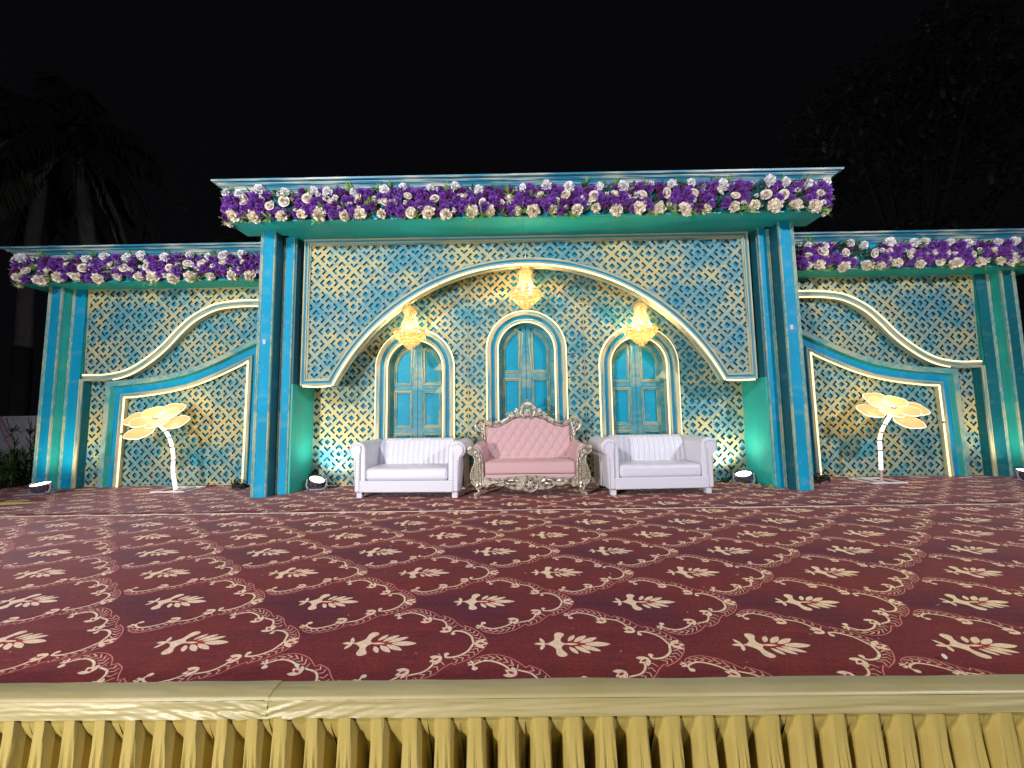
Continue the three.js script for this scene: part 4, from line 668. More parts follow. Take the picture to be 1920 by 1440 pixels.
lotus('glowing lotus flower lamp leaning outwards in the alcove at the left', -1, -5.43, -0.50, [[-5.405, 0.02], [-5.425, 0.12], [-5.465, 0.32], [-5.472, 0.52], [-5.505, 0.70], [-5.557, 0.83], [-5.614, 0.92]], [-5.765, 1.09], 0, 0.035);
lotus('glowing lotus flower lamp with a bare lower stem in the alcove at the right', 1, 5.30, -0.47, [[5.281, 0.02], [5.287, 0.12], [5.301, 0.32], [5.309, 0.52], [5.316, 0.65], [5.35, 0.76], [5.41, 0.87]], [5.545, 1.09], 0, 0.2);

// ---------------------------------------------------------------- white sofas
const leather = grayMap(512, 512, 0.22, 0.22, (u, v) => 0.55 * fbm(u, v, 34, 34, 3, 131) + 0.45 * fbm(u, v, 9, 9, 3, 133));
M.leather = phys({ color: lin(0.605, 0.605, 0.675), roughness: 0.36, bumpMap: leather, bumpScale: 0.0016, clearcoat: 0.08, clearcoatRoughness: 0.4 });
M.nail = std({ color: lin(0.18, 0.17, 0.19), roughness: 0.3, metalness: 0.6 });
M.ply = std({ color: lin(0.42, 0.26, 0.06), roughness: 0.7 });
function whiteSofa(label, x, z, turn) {
  const t = thing('white_sofa', label, 'sofa', [x, 0, z], turn, 'white two-seat sofas beside the pink one');
  for (const s of [-1, 1]) {
    const T = (g) => (s < 0 ? g : mirrored(g));
    const out = [[-0.715, 0.085], [-0.73, 0.30], [-0.735, 0.46], [-0.742, 0.525], ...arc(-0.690, 0.640, 0.118, Math.PI * 1.30, Math.PI * -0.02, 22).map((p) => p), [-0.568, 0.56], [-0.566, 0.085]];
    const arm = new THREE.ExtrudeGeometry(shapeOf(out), { depth: 0.68, bevelEnabled: true, bevelSize: 0.018, bevelThickness: 0.026, bevelOffset: -0.018, bevelSegments: 5, steps: 6 }); arm.translate(0, 0, -0.72);
    part('armrest', T(toCreasedNormals(boxUV(arm), 0.6)), M.leather, t);
    const fp = [[-0.705, 0.09], [-0.715, 0.40], [-0.722, 0.535], ...arc(-0.690, 0.640, 0.092, Math.PI * 1.20, Math.PI * 0.02, 18), [-0.598, 0.55], [-0.598, 0.09]];
    const fpp = fp.map(([a, b]) => [a > -0.62 && b < 0.6 ? -0.635 : a, b]).map(([a, b]) => [clamp(a, -0.80, -0.628), b]);
    const panel = part('front_panel', T(plate(fpp, -0.018, 0.024, [], 0.007)), M.leather, t);
    const nails = [], nail = (a, b) => nails.push(new THREE.SphereGeometry(0.0062, 6, 4).translate(a, b, 0.0065));
    for (let y = 0.105; y < 0.60; y += 0.026) { nail(-0.644, y); if (y < 0.52) nail(-0.701, y); } for (let a = 1.12; a > 0.1; a -= 0.115) nail(-0.692 + 0.078 * Math.cos(Math.PI * a), 0.638 + 0.078 * Math.sin(Math.PI * a));
    part('nailheads', T(merge(nails)), M.nail, panel, 'stuff');
    part('side_board', T(box(-0.742, -0.734, 0.08, 0.42, -0.70, -0.30)), M.leather, t);
    for (const zz of [-0.065, -0.66]) part('leg', T(rbox(0.075, 0.082, 0.075, 0.006, -0.655, 0.040, zz)), M.leather, t);
  }
  part('front_rail', rbox(1.28, 0.155, 0.06, 0.014, 0, 0.158, -0.022, 4), M.leather, t);
  part('seat_cushion', (() => { const g = rbox(1.128, 0.175, 0.60, 0.045, 0, 0.318, -0.30, 6), p = g.attributes.position; for (let i = 0; i < p.count; i++) { const u = p.getX(i) / 0.564, w = (p.getZ(i) + 0.3) / 0.3; if (p.getY(i) > 0.33) p.setY(i, p.getY(i) + 0.030 * (1 - u * u) * (1 - 0.5 * w * w) - 0.012 * Math.max(0, w) ** 3); p.setZ(i, p.getZ(i) + 0.008 * Math.cos(u * 5)); } g.computeVertexNormals(); return toCreasedNormals(boxUV(g), 0.9); })(), M.leather, t);
  // fluted back that rolls over the top
  part('backrest', grid(168, 40, (u, v) => {
    const x = (u - 0.5) * 1.16, f = u * 15, flute = Math.pow(Math.abs(Math.sin(f * Math.PI)), 0.45), k = Math.abs(u - 0.5) * 2, corner = 0.05 * sstep(0.86, 1, k) ** 2;
    let y, z; if (v < 0.68) { const q = v / 0.68; y = lerp(0.36, 0.715, q); z = -0.435 - 0.085 * q + 0.03 * Math.sin(q * 2.6); } else { const a = ((v - 0.68) / 0.32) * 2.9; y = 0.715 + 0.058 * Math.sin(a) ; z = -0.505 - 0.075 * (1 - Math.cos(a)); if (a > 1.9) y -= 0.25 * (a - 1.9); }
    const w = 0.016 * (flute - 0.6) * sstep(0.0, 0.1, v) * (v < 0.72 ? 1 : 1 - sstep(0.72, 0.86, v));
    return [x * (1 - 0.01 * corner), y - corner * sstep(0.5, 0.8, v), z + w * (v < 0.8 ? 1 : 0) - corner * 0.3];
  }, 1.2, 0.6), M.leather, t);
  part('rear_board', box(-0.66, 0.66, 0.09, 0.66, -0.735, -0.70), M.ply, t);
  part('base_board', box(-0.63, 0.63, 0.09, 0.22, -0.70, -0.06), M.dark, t);
  return t;
}
whiteSofa('white tufted sofa with rolled arms nearer the left flood lamp, before the left arched window', -1.68, 0.175, 0.035 * -1.2);
whiteSofa('white tufted sofa with rolled arms to the right of the pink settee', 1.768, 0.145, 0.045);

// ---------------------------------------------------------------- pink carved settee
M.velvet = phys({ color: lin(0.53, 0.335, 0.345), roughness: 0.75, sheen: 0.8, sheenRoughness: 0.45, sheenColor: lin(1, 0.72, 0.72), bumpMap: grain, bumpScale: 0.0006 });
M.silver = std({ roughness: 0.36, metalness: 0.55, map: colorMap(512, 512, 0.5, 0.5, (u, v) => { const n = fbm(u, v, 12, 12, 4, 141); return mix3([0.15, 0.12, 0.085], [0.58, 0.53, 0.44], sstep(0.30, 0.62, n)); }) });
M.patina = std({ roughness: 0.5, metalness: 0.4, map: colorMap(256, 256, 0.3, 0.3, (u, v) => { const n = fbm(u, v, 12, 12, 4, 145); return mix3([0.10, 0.08, 0.06], [0.34, 0.29, 0.21], n); }) });
{
  const t = thing('carved_settee', 'pink velvet settee with a silver carved frame in the middle', 'settee', [-0.005, 0, 0.10]);
  const volute = (cx, cy, z, r, turns, dir, a0, th) => { const p = []; for (let i = 0; i <= turns * 14; i++) { const q = i / (turns * 14), a = a0 + dir * q * turns * 6.283, rr = r * (1 - 0.82 * q); p.push(V3(cx + Math.cos(a) * rr, cy + Math.sin(a) * rr, z + 0.010 * q)); } return tube(p, (q) => th * (1 - 0.35 * q), 7); };
  const line = (pts, r, z = 0.02, sub = 6) => tube(pts.map((p) => V3(p[0], p[1], p[2] ?? z)), r, 7, 1, sub);
  const rosette = (cx, cy, z, R, n = 6) => { const g = []; for (const [k, m, rr] of [[1, n, 0.62], [0.62, n - 1, 0.5], [0.3, 3, 0.3]]) for (let i = 0; i < m; i++) { const a = i / m * 6.283 + k * 2; g.push(new THREE.SphereGeometry(R * rr * 0.62, 10, 8).scale(1, 0.85, 0.45).translate(R * k * 0.66, 0, 0).rotateZ(a).translate(cx, cy, z + (1 - k) * R * 0.28)); } return g; };
  const leafy = (x0, y0, x1, y1, z, w, bend) => { const dx = x1 - x0, dy = y1 - y0, l = Math.hypot(dx, dy), nx = -dy / l, ny = dx / l; return tube([0, 0.25, 0.5, 0.75, 1].map((q) => V3(x0 + dx * q + nx * bend * Math.sin(q * 3.14), y0 + dy * q + ny * bend * Math.sin(q * 3.14), z + 0.012 * Math.sin(q * 3.14))), (q) => w * (0.25 + 0.75 * Math.sin(Math.min(1, q * 1.15 + 0.12) * 2.9)), 7, 0.6, 3); };
  for (const s of [-1, 1]) {
    const T = (g) => (s < 0 ? g : mirrored(g));
    // upholstered arm
    const sec = [[-0.622, 0.24], [-0.630, 0.52], [-0.645, 0.60], [-0.680, 0.665], [-0.735, 0.692], [-0.790, 0.678], [-0.826, 0.635], [-0.826, 0.590], [-0.795, 0.555], [-0.765, 0.50], [-0.758, 0.36], [-0.765, 0.24]];
    const arm = new THREE.ExtrudeGeometry(shapeOf(catmull([...sec, sec[0]], 60).slice(0, -1)), { depth: 0.50, bevelEnabled: true, bevelSize: 0.01, bevelThickness: 0.014, bevelOffset: -0.01, bevelSegments: 3, steps: 8 }); arm.translate(0, 0, -0.53);
    const ap = arm.attributes.position; for (let i = 0; i < ap.count; i++) { const q = clamp(-ap.getZ(i) / 0.53); if (ap.getY(i) > 0.5) ap.setY(i, ap.getY(i) + 0.03 * sstep(0.4, 1, q) - 0.012 * Math.sin(q * 3)); ap.setX(i, ap.getX(i) + 0.06 * q * q); }
    part('armrest', T(toCreasedNormals(boxUV(arm), 0.7)), M.velvet, t);
    // carved arm front
    const ol = catmull([[-0.64, 0.145], [-0.632, 0.28], [-0.640, 0.42], [-0.655, 0.54], [-0.690, 0.625], [-0.745, 0.670], [-0.805, 0.678], [-0.850, 0.640], [-0.852, 0.585], [-0.815, 0.555], [-0.775, 0.535], [-0.752, 0.485], [-0.768, 0.42], [-0.800, 0.345], [-0.812, 0.265], [-0.800, 0.195], [-0.765, 0.145]], 60);
    const front = part('arm_front', T(plate(ol, -0.015, 0.034, [], 0.008)), M.patina, t), carve = [];
    carve.push(line([[-0.642, 0.15], [-0.640, 0.30], [-0.650, 0.45], [-0.672, 0.57], [-0.715, 0.640], [-0.775, 0.668]], 0.0095), line([[-0.675, 0.20], [-0.678, 0.33], [-0.690, 0.45], [-0.715, 0.55], [-0.755, 0.61]], 0.0085, 0.022), line([[-0.764, 0.15], [-0.800, 0.20], [-0.811, 0.27], [-0.797, 0.35], [-0.765, 0.43], [-0.750, 0.49], [-0.775, 0.537]], 0.008));
    for (let i = 0; i < 5; i++) carve.push(line([[-0.775 - 0.004 * i, 0.662 - 0.004 * i], [-0.806 - 0.011 * i, 0.668 - 0.010 * i], [-0.838 - 0.003 * i, 0.640 - 0.012 * i], [-0.838 + 0.003 * i, 0.600 - 0.004 * i], [-0.800 + 0.004 * i, 0.566]].map(([a, b], k) => [a + (i - 2) * 0.0035, b - (i - 2) * 0.002]), 0.0075 + 0.001 * (i % 2), 0.022 + 0.004 * Math.sin(i)));
    carve.push(volute(-0.725, 0.585, 0.024, 0.036, 1.6, 1, 2.4, 0.008), volute(-0.735, 0.175, 0.022, 0.034, 1.6, -1, 1.2, 0.008), volute(-0.775, 0.215, 0.022, 0.026, 1.4, 1, -1.5, 0.007));
    for (let i = 0; i < 7; i++) { const y = 0.245 + i * 0.033; carve.push(line([[-0.700 - 0.001 * i, y - 0.005], [-0.735, y + 0.012], [-0.772 + 0.004 * Math.max(0, i - 3), y + 0.042], [-0.795 + 0.007 * i, y + 0.065]], (q) => 0.0085 * (1 - 0.5 * q), 0.023, 4)); }
    carve.push(leafy(-0.69, 0.50, -0.735, 0.62, 0.026, 0.014, 0.012), leafy(-0.68, 0.44, -0.70, 0.56, 0.026, 0.012, -0.01));
    part('carving', T(merge(carve)), M.silver, front);
    // cabriole legs
    part('front_leg', T(merge([tube([[-0.715, 0.18, -0.005], [-0.700, 0.13, 0.005], [-0.690, 0.085, 0.006], [-0.705, 0.045, 0.010], [-0.735, 0.018, 0.020], [-0.748, 0.012, 0.025]], (q) => [0.060, 0.048, 0.034, 0.026, 0.024, 0.016][Math.min(5, Math.floor(q * 5.99))] , 10, 0.8, 5), line([[-0.745, 0.15], [-0.722, 0.10], [-0.716, 0.06], [-0.748, 0.022]], 0.007, 0.030), volute(-0.742, 0.026, 0.030, 0.022, 1.3, 1, 1.5, 0.007)])), M.silver, t);
    part('rear_leg', T(tube([[-0.60, 0.20, -0.46], [-0.61, 0.10, -0.47], [-0.625, 0.0, -0.50]], [0.035, 0.028, 0.022], 10, 1, 4)), M.gold, t);
  }
  // seat
  const cushion = (w, y0, y1, z0, z1, r, crown) => { const g = rbox(w, y1 - y0, z1 - z0, r, 0, (y0 + y1) / 2, (z0 + z1) / 2, 5), p = g.attributes.position; for (let i = 0; i < p.count; i++) { const u = p.getX(i) / (w / 2); if (p.getY(i) > (y0 + y1) / 2) p.setY(i, p.getY(i) + crown * (1 - u * u)); } g.computeVertexNormals(); return toCreasedNormals(boxUV(g), 0.9); };
  const cu = part('seat_cushion', cushion(1.243, 0.293, 0.462, -0.47, 0.004, 0.032, 0.008), M.velvet, t);
  for (const y of [0.452, 0.304]) part('piping', line([[-0.612, y, 0.002], [0, y + 0.004, 0.006], [0.612, y, 0.002]], 0.0045, 0, 8), M.velvet, cu);
  part('seat_base', cushion(1.25, 0.215, 0.289, -0.47, -0.004, 0.012, 0), M.velvet, t);
  // carved apron
  const half = [[-0.655, 0.262], [-0.52, 0.240], [-0.36, 0.245], [-0.20, 0.262], [-0.08, 0.272], [0, 0.272]], low = [[0, 0.062], [-0.07, 0.064], [-0.115, 0.088], [-0.19, 0.084], [-0.28, 0.110], [-0.335, 0.142], [-0.40, 0.132], [-0.45, 0.150], [-0.52, 0.172], [-0.58, 0.138], [-0.63, 0.128], [-0.655, 0.15]];
  const up = catmull(half, 24), dn = catmull(low, 40), outl = [...up, ...up.slice(0, -1).reverse().map((p) => [-p[0], p[1]]), ...dn.slice().reverse().map((p) => [-p[0], p[1]]), ...dn.slice(1)];
  const gap = (s) => [[-0.13, 0.135], [-0.22, 0.120], [-0.30, 0.142], [-0.24, 0.156], [-0.15, 0.150]].map((p) => [s * p[0], p[1]]);
  const apron = part('apron', plate(outl, -0.012, 0.036, [gap(1), gap(-1).reverse()], 0.008), M.silver, t), ac = [];
  for (const s of [-1, 1]) {
    const X = (pts) => pts.map((p) => [s * p[0], p[1]]);
    ac.push(line(X([[0.11, 0.252], [0.22, 0.246], [0.36, 0.228], [0.50, 0.222], [0.62, 0.238]]), 0.010, 0.026), line(X([[0.12, 0.098], [0.20, 0.094], [0.29, 0.118], [0.34, 0.150], [0.42, 0.142], [0.50, 0.178], [0.57, 0.150]]), 0.009, 0.026), volute(s * 0.595, 0.152, 0.026, 0.028, 1.5, s, s > 0 ? 3.1 : 0, 0.008), volute(s * 0.405, 0.150, 0.026, 0.018, 1.3, -s, 1.5, 0.006));
    ac.push(leafy(s * 0.14, 0.19, s * 0.30, 0.215, 0.030, 0.020, 0.012 * s), leafy(s * 0.15, 0.20, s * 0.25, 0.242, 0.030, 0.013, 0.01), leafy(s * 0.20, 0.175, s * 0.34, 0.185, 0.030, 0.016, -0.012 * s), leafy(s * 0.36, 0.200, s * 0.50, 0.200, 0.028, 0.017, 0.01));
  }
  part('carving', merge(ac), M.silver, apron);
  part('medallion', [new THREE.TorusGeometry(0.098, 0.014, 8, 40).scale(1, 0.95, 1).translate(0, 0.155, 0.036), new THREE.TorusGeometry(0.076, 0.007, 8, 40).scale(1, 0.95, 1).translate(0, 0.155, 0.040)], M.silver, apron);
  part('medallion_ground', new THREE.CylinderGeometry(0.098, 0.098, 0.02, 32).rotateX(Math.PI / 2).scale(1, 0.95, 1).translate(0, 0.155, 0.026), M.black, apron);
  part('rosette', rosette(0, 0.155, 0.040, 0.062), M.silver, apron);
  // tufted back
  const topAt = (x) => { const k = Math.abs(x), P = [[0, 1.085], [0.12, 1.078], [0.22, 1.050], [0.34, 0.985], [0.42, 0.945], [0.52, 0.925], [0.66, 0.955]]; for (let i = 1; i < P.length; i++) if (k <= P[i][0]) { const q = (k - P[i - 1][0]) / (P[i][0] - P[i - 1][0]); return lerp(P[i - 1][1], P[i][1], q * q * (3 - 2 * q)); } return 0.955; };
  const zBack = (y) => -0.455 - 0.105 * (y - 0.44) / 0.6, px = 0.142, py = 0.205;
  part('tufted_back', grid(150, 90, (u, v) => {
    const x = (u - 0.5) * 1.30, y = lerp(0.43, topAt(x), v), a = x / px + (y - 0.515) / py, b = x / px - (y - 0.515) / py, h = Math.pow(Math.abs(Math.sin(a * Math.PI)) * Math.abs(Math.sin(b * Math.PI)), 0.32), e = sstep(0, 0.05, v) * sstep(0, 0.06, 1 - v) * sstep(0, 0.035, u) * sstep(0, 0.035, 1 - u);
    const fade = sstep(0.0, 0.12, v) * (1 - sstep(0.93, 1, v)); return [x, y, zBack(y) + e * (0.030 + 0.026 * lerp(0.85, h, fade)) + 0.02 * (1 - (u - 0.5) ** 2 * 4)];
  }, 1.3, 0.6), M.velvet, t);
  const bt = []; for (let i = -9; i <= 9; i++) for (let j = 0; j <= 6; j++) if (((i + j) & 1) === 0) { const x = (i * px) / 2, y = 0.515 + (j * py) / 2; if (Math.abs(x) < 0.58 && y < topAt(x) - 0.05 && y > 0.5) bt.push([x, y]); }
  for (const [x, y] of bt) part('button', new THREE.SphereGeometry(0.009, 10, 6).scale(1, 1, 0.5).translate(x, y, zBack(y) + 0.044 + 0.02 * (1 - (x / 1.3) ** 2 * 4)), M.velvet, t);
  part('back_board', plate([[-0.64, 0.25], [0.64, 0.25], ...Array.from({ length: 31 }, (_, i) => { const x = lerp(0.64, -0.64, i / 30); return [x, topAt(x)]; })], -0.62, 0.03), M.ply, t);
  // carved frame of the back
  const zf = -0.515, rail = [];
  const railPts = [[-0.615, 0.985], [-0.56, 0.965], [-0.50, 0.956], [-0.42, 0.975], [-0.34, 1.020], [-0.22, 1.085], [-0.11, 1.112]], full = [...railPts, [0, 1.118], ...railPts.slice().reverse().map((p) => [-p[0], p[1]])];
  part('top_rail', tube(full.map((p) => V3(p[0], p[1] - 0.002, zf)), 0.034, 12, 0.85, 8), M.silver, t);
  const dc = [];
  dc.push(line(full.map((p) => [p[0], p[1] + 0.024, zf + 0.020]), 0.009, 0, 8), line(full.map((p) => [p[0], p[1] - 0.030, zf + 0.024]), 0.0075, 0, 8));
  for (const s of [-1, 1]) {
    dc.push(leafy(s * 0.13, 1.13, s * 0.24, 1.12, zf, 0.026, 0.018 * s), leafy(s * 0.15, 1.14, s * 0.20, 1.205, zf, 0.022, -0.01), leafy(s * 0.22, 1.10, s * 0.32, 1.065, zf, 0.020, 0.014 * s), leafy(s * 0.40, 1.005, s * 0.47, 1.035, zf, 0.014, 0.01), leafy(s * 0.44, 0.99, s * 0.52, 0.995, zf, 0.014, -0.01), volute(s * 0.165, 1.165, zf + 0.01, 0.035, 1.5, -s, s > 0 ? 0 : 3.1, 0.011), volute(s * 0.255, 1.115, zf + 0.008, 0.022, 1.4, s, 1.5, 0.009));
  }
  part('rail_carving', merge(dc), M.silver, t);
  for (const s of [-1, 1]) {
    const T = (g) => (s < 0 ? g : mirrored(g)), ear = [];
    ear.push(tube([[-0.60, 0.985, zf], [-0.665, 1.012, zf], [-0.725, 1.018, zf + 0.01], [-0.775, 0.985, zf + 0.02], [-0.790, 0.930, zf + 0.02], [-0.765, 0.880, zf + 0.015], [-0.720, 0.845, zf + 0.01], [-0.692, 0.79, zf], [-0.680, 0.71, zf], [-0.672, 0.60, zf + 0.01], [-0.665, 0.48, zf + 0.02]], (q) => lerp(0.026, 0.034, Math.sin(q * 3.1)) * (q > 0.6 ? 0.85 : 1), 10, 1, 6));
    part('ear_scroll', T(merge(ear)), M.silver, t);
    part('ear_carving', T(merge([volute(-0.722, 0.952, zf + 0.02, 0.045, 1.7, 1, 0.4, 0.011), line([[-0.655, 0.985, zf + 0.02], [-0.668, 0.92, zf + 0.025], [-0.690, 0.87, zf + 0.02], [-0.672, 0.80, zf + 0.02]], 0.012, 0), leafy(-0.66, 0.80, -0.705, 0.92, zf + 0.03, 0.016, 0.01), leafy(-0.655, 0.70, -0.665, 0.83, zf + 0.03, 0.014, -0.008), volute(-0.690, 0.885, zf + 0.03, 0.026, 1.5, -1, 1, 0.009)])), M.silver, t);
  }
  part('crest_medallion', [new THREE.TorusGeometry(0.098, 0.017, 10, 44).scale(1.08, 0.95, 1).translate(0, 1.135, zf + 0.018), new THREE.TorusGeometry(0.082, 0.006, 8, 44).scale(1.08, 0.95, 1).translate(0, 1.135, zf + 0.028)], M.silver, t);
  part('crest_rosette', rosette(0, 1.13, zf + 0.022, 0.064, 7), M.silver, t);
  const fin = []; for (let i = -3; i <= 3; i++) fin.push(leafy(i * 0.012, 1.225, Math.sin(i * 0.36) * 0.085, 1.225 + 0.095 * Math.cos(i * 0.36), zf + 0.015, 0.014, 0.004 * i)); fin.push(...[-1, 1].map((s) => volute(s * 0.062, 1.235, zf + 0.02, 0.03, 1.5, -s, s > 0 ? 0 : 3.1, 0.010)), ...[-1, 1].map((s) => volute(s * 0.105, 1.195, zf + 0.02, 0.026, 1.5, s, 1, 0.009)), new THREE.SphereGeometry(0.016, 10, 8).translate(0, 1.318, zf + 0.015));
  part('finial', merge(fin), M.silver, t);
}

// ---------------------------------------------------------------- small things on the stage
for (const s of [-1, 1]) {
  const r = rng(600 + s), t = thing('cable_bundle', s < 0 ? 'black tangle of cables and adaptors behind the left main pillar' : 'black tangle of cables and adaptors behind the right main pillar', 'cables', [s * 4.50, 0, -0.62]), g = [];
  for (let i = 0; i < 9; i++) { const p = []; for (let k = 0; k < 8; k++) { const a = k * 0.9 + i; p.push(V3(Math.cos(a) * (0.05 + 0.08 * r()), 0.015 + 0.13 * r() * (1 - Math.abs(k - 3.5) / 6), Math.sin(a) * (0.05 + 0.06 * r()))); } g.push(tube(p, 0.007, 6, 1, 4)); }
  part('cable', merge(g), M.black, t); part('adaptor', rbox(0.13, 0.035, 0.06, 0.006, -s * 0.02, 0.06, 0.02).rotateZ(0.3), M.black, t); part('adaptor', rbox(0.10, 0.03, 0.05, 0.006, s * 0.03, 0.10, 0.0).rotateZ(-0.5 * s), M.black, t);
  part('lead', tube([[0, 0.03, 0], [s * 0.2, 0.012, -0.1], [s * 0.35, 0.03, -0.3], [s * 0.42, 0.09, -0.35]], 0.006, 6, 1, 6), M.black, t);
}
single('gold_cloth', grid(30, 10, (u, v) => { const w = 0.02 + 0.30 * (1 - u) ** 0.7; return [-8.35 + 1.66 * u, 0.012 + 0.035 * Math.sin(v * Math.PI) * (1 - 0.8 * u) + 0.008 * Math.sin(u * 14 + v * 6) * (1 - u), 0.20 + 0.12 * (1 - u) + (v - 0.5) * w * 1.4]; }, 1.6, 0.4), std({ color: lin(0.62, 0.50, 0.13), roughness: 0.5 }), 'fold of gold cloth lying on the carpet at the left edge', 'cloth');
single('paper_strip', box(6.86, 7.06, 0.001, 0.006, -0.86, -0.82), M.white, 'white paper strip on the carpet beside the right alcove frame', 'paper');
{ const r = rng(620); const spots = [[3.10, -0.28], [3.22, -0.16], [3.38, -0.06], [3.02, -0.46]]; for (const [x, z] of spots) { const g = petals(Array.from({ length: 5 }, () => ({ p: V3((r() - 0.5) * 0.05, 0.012, (r() - 0.5) * 0.05), dir: V3(r() - 0.5, 0.25 * r(), r() - 0.5).normalize(), up: V3(0, 1, 0), len: 0.07, wid: 0.035, curl: 0.35, col: [0.30, 0.17, 0.04], tip: [0.42, 0.28, 0.08] }))); const m = single('dry_leaf', g, M.leaf, 'dry leaf crumpled on the carpet beside the right green panel', 'leaf', 'dry leaves by the right main pillar'); m.position.set(x, 0.004, z); } }

{ // lint and fallen petals on the carpet, too many to count
  const rr = rng(640), l = []; for (let i = 0; i < 260; i++) { const f = rr(), x = (rr() - 0.5) * 9, z = 3.55 - 4.2 * rr() ** 1.6, big = rr() > 0.93, c = big ? (rr() > 0.5 ? [0.30, 0.12, 0.45] : [0.75, 0.70, 0.62]) : [0.62, 0.58, 0.54]; l.push({ p: V3(x, 0.006 + 0.004 * rr(), z), dir: V3(rr() - 0.5, 0.08 * rr(), rr() - 0.5).normalize(), up: V3(0, 1, 0), len: big ? 0.026 : 0.006 + 0.016 * f * f, wid: big ? 0.018 : 0.0022 + 0.002 * f, curl: 0.2, col: c }); }
  const m = structure('carpet_litter', petals(l), M.leaf); m.userData.kind = 'stuff'; tag(m, 'pale lint and stray petals scattered over the maroon carpet', 'litter');
}
// ---------------------------------------------------------------- beyond the stage: hoarding, shrubs, palms, tree
{
  const c = document.createElement('canvas'); c.width = 1024; c.height = 400; const x = c.getContext('2d');
  x.fillStyle = '#d6d2da'; x.fillRect(0, 0, 1024, 400); x.save(); x.scale(1024 / 5, 400 / 2);
  const curve = (a, b, col, w) => { x.strokeStyle = col; x.lineWidth = w; x.beginPath(); x.moveTo(a[0], a[1]); x.bezierCurveTo(a[2], a[3], a[4], a[5], a[6], a[7]); x.stroke(); };
  for (const o of [0, -1.7]) {
    curve([2.78 + o, 0.0, 2.82 + o, 0.25, 2.98 + o, 0.5, 3.12 + o, 0.72], 0, '#b0284a', 0.014); curve([2.84 + o, 0.0, 2.90 + o, 0.2, 3.08 + o, 0.42, 3.24 + o, 0.60], 0, '#b0284a', 0.014);
    x.lineWidth = 0.008; for (let i = 0; i < 16; i++) { const q = i / 16; x.beginPath(); x.moveTo(2.78 + o + 0.34 * q ** 1.2, 0.03 + 0.7 * q); x.lineTo(2.86 + o + 0.38 * q ** 1.1, 0.02 + 0.58 * q); x.stroke(); }
    for (let i = 0; i < 7; i++) curve([2.98 + o + i * 0.16, 0.03, 2.99 + o + i * 0.16, 0.16, 3.05 + o + i * 0.16, 0.22, 3.14 + o + i * 0.16, 0.34], 0, i % 3 ? '#6a6570' : '#26242a', i % 3 ? 0.006 : 0.014);
    x.fillStyle = '#2a282e'; for (let i = 0; i < 26; i++) { x.beginPath(); x.arc(2.96 + o + 0.14 * (i % 8), 0.06 + 0.12 * Math.floor(i / 5), 0.010, 0, 7); x.fill(); }
  }
  x.restore(); const tex = new THREE.CanvasTexture(c); tex.colorSpace = THREE.SRGBColorSpace;
  const t = thing('hoarding', 'white printed hoarding with a red ladder-like curve behind the shrubs at the left edge', 'hoarding', [-12.0, FLOOR, -3.0]);
  part('printed_sheet', new THREE.PlaneGeometry(5, 2, 20, 4).translate(0, 0.98, 0.024), std({ map: tex, roughness: 0.6 }), t); part('board', box(-2.5, 2.5, 0, 1.98, -0.02, 0.02), M.white, t); for (const px of [-2.2, 0, 2.2]) part('post', box(px - 0.04, px + 0.04, 0, 2.0, -0.1, -0.021), M.dark, t);
}
function shrub(label, x, z, h, R, seed, n) {
  const t = thing('shrub', label, 'shrub', [x, FLOOR, z]), r = rng(seed), l = [], st = [];
  for (let i = 0; i < 14; i++) { const a = r() * 6.28, rr = R * r(), top = V3(Math.cos(a) * rr, h * (0.75 + 0.25 * r()), Math.sin(a) * rr); st.push(tube([V3(Math.cos(a) * rr * 0.3, 0, Math.sin(a) * rr * 0.3), V3(Math.cos(a) * rr * 0.7, h * 0.5, Math.sin(a) * rr * 0.7), top], [0.009, 0.004], 5, 1, 3));
    for (let k = 0; k < n / 14; k++) { const q = 0.15 + 0.85 * r(), p = V3(Math.cos(a) * rr * (0.3 + 0.7 * q), top.y * q, Math.sin(a) * rr * (0.3 + 0.7 * q)), d = V3(r() - 0.5, 0.15 + 0.5 * r() - 0.35 * (r() > 0.6), r() - 0.5).normalize(), s = 0.5 + 0.8 * r(); l.push({ p: p.addScaledVector(d, 0.03 * r()), dir: d, up: V3(0, 1, 0), len: 0.13 + 0.08 * r(), wid: 0.016 + 0.01 * r(), curl: -0.3 * r(), col: [0.035 * s, 0.085 * s, 0.018 * s], tip: [0.08 * s, 0.15 * s, 0.03 * s] }); } }
  part('stem', merge(st), std({ color: lin(0.10, 0.13, 0.04), roughness: 0.8 }), t); part('foliage', petals(l), M.leaf, t);
}
shrub('bushy green shrub with narrow leaves nearest the outer pilaster, before the hoarding', -9.15, -1.45, 1.32, 0.46, 701, 3000);
shrub('bushy green shrub with narrow leaves cut by the left edge of the picture', -9.85, -1.6, 1.30, 0.52, 702, 3000);
shrub('thin taller shrub whose sprays cross the printed hoarding', -9.6, -2.2, 1.75, 0.50, 703, 1100);

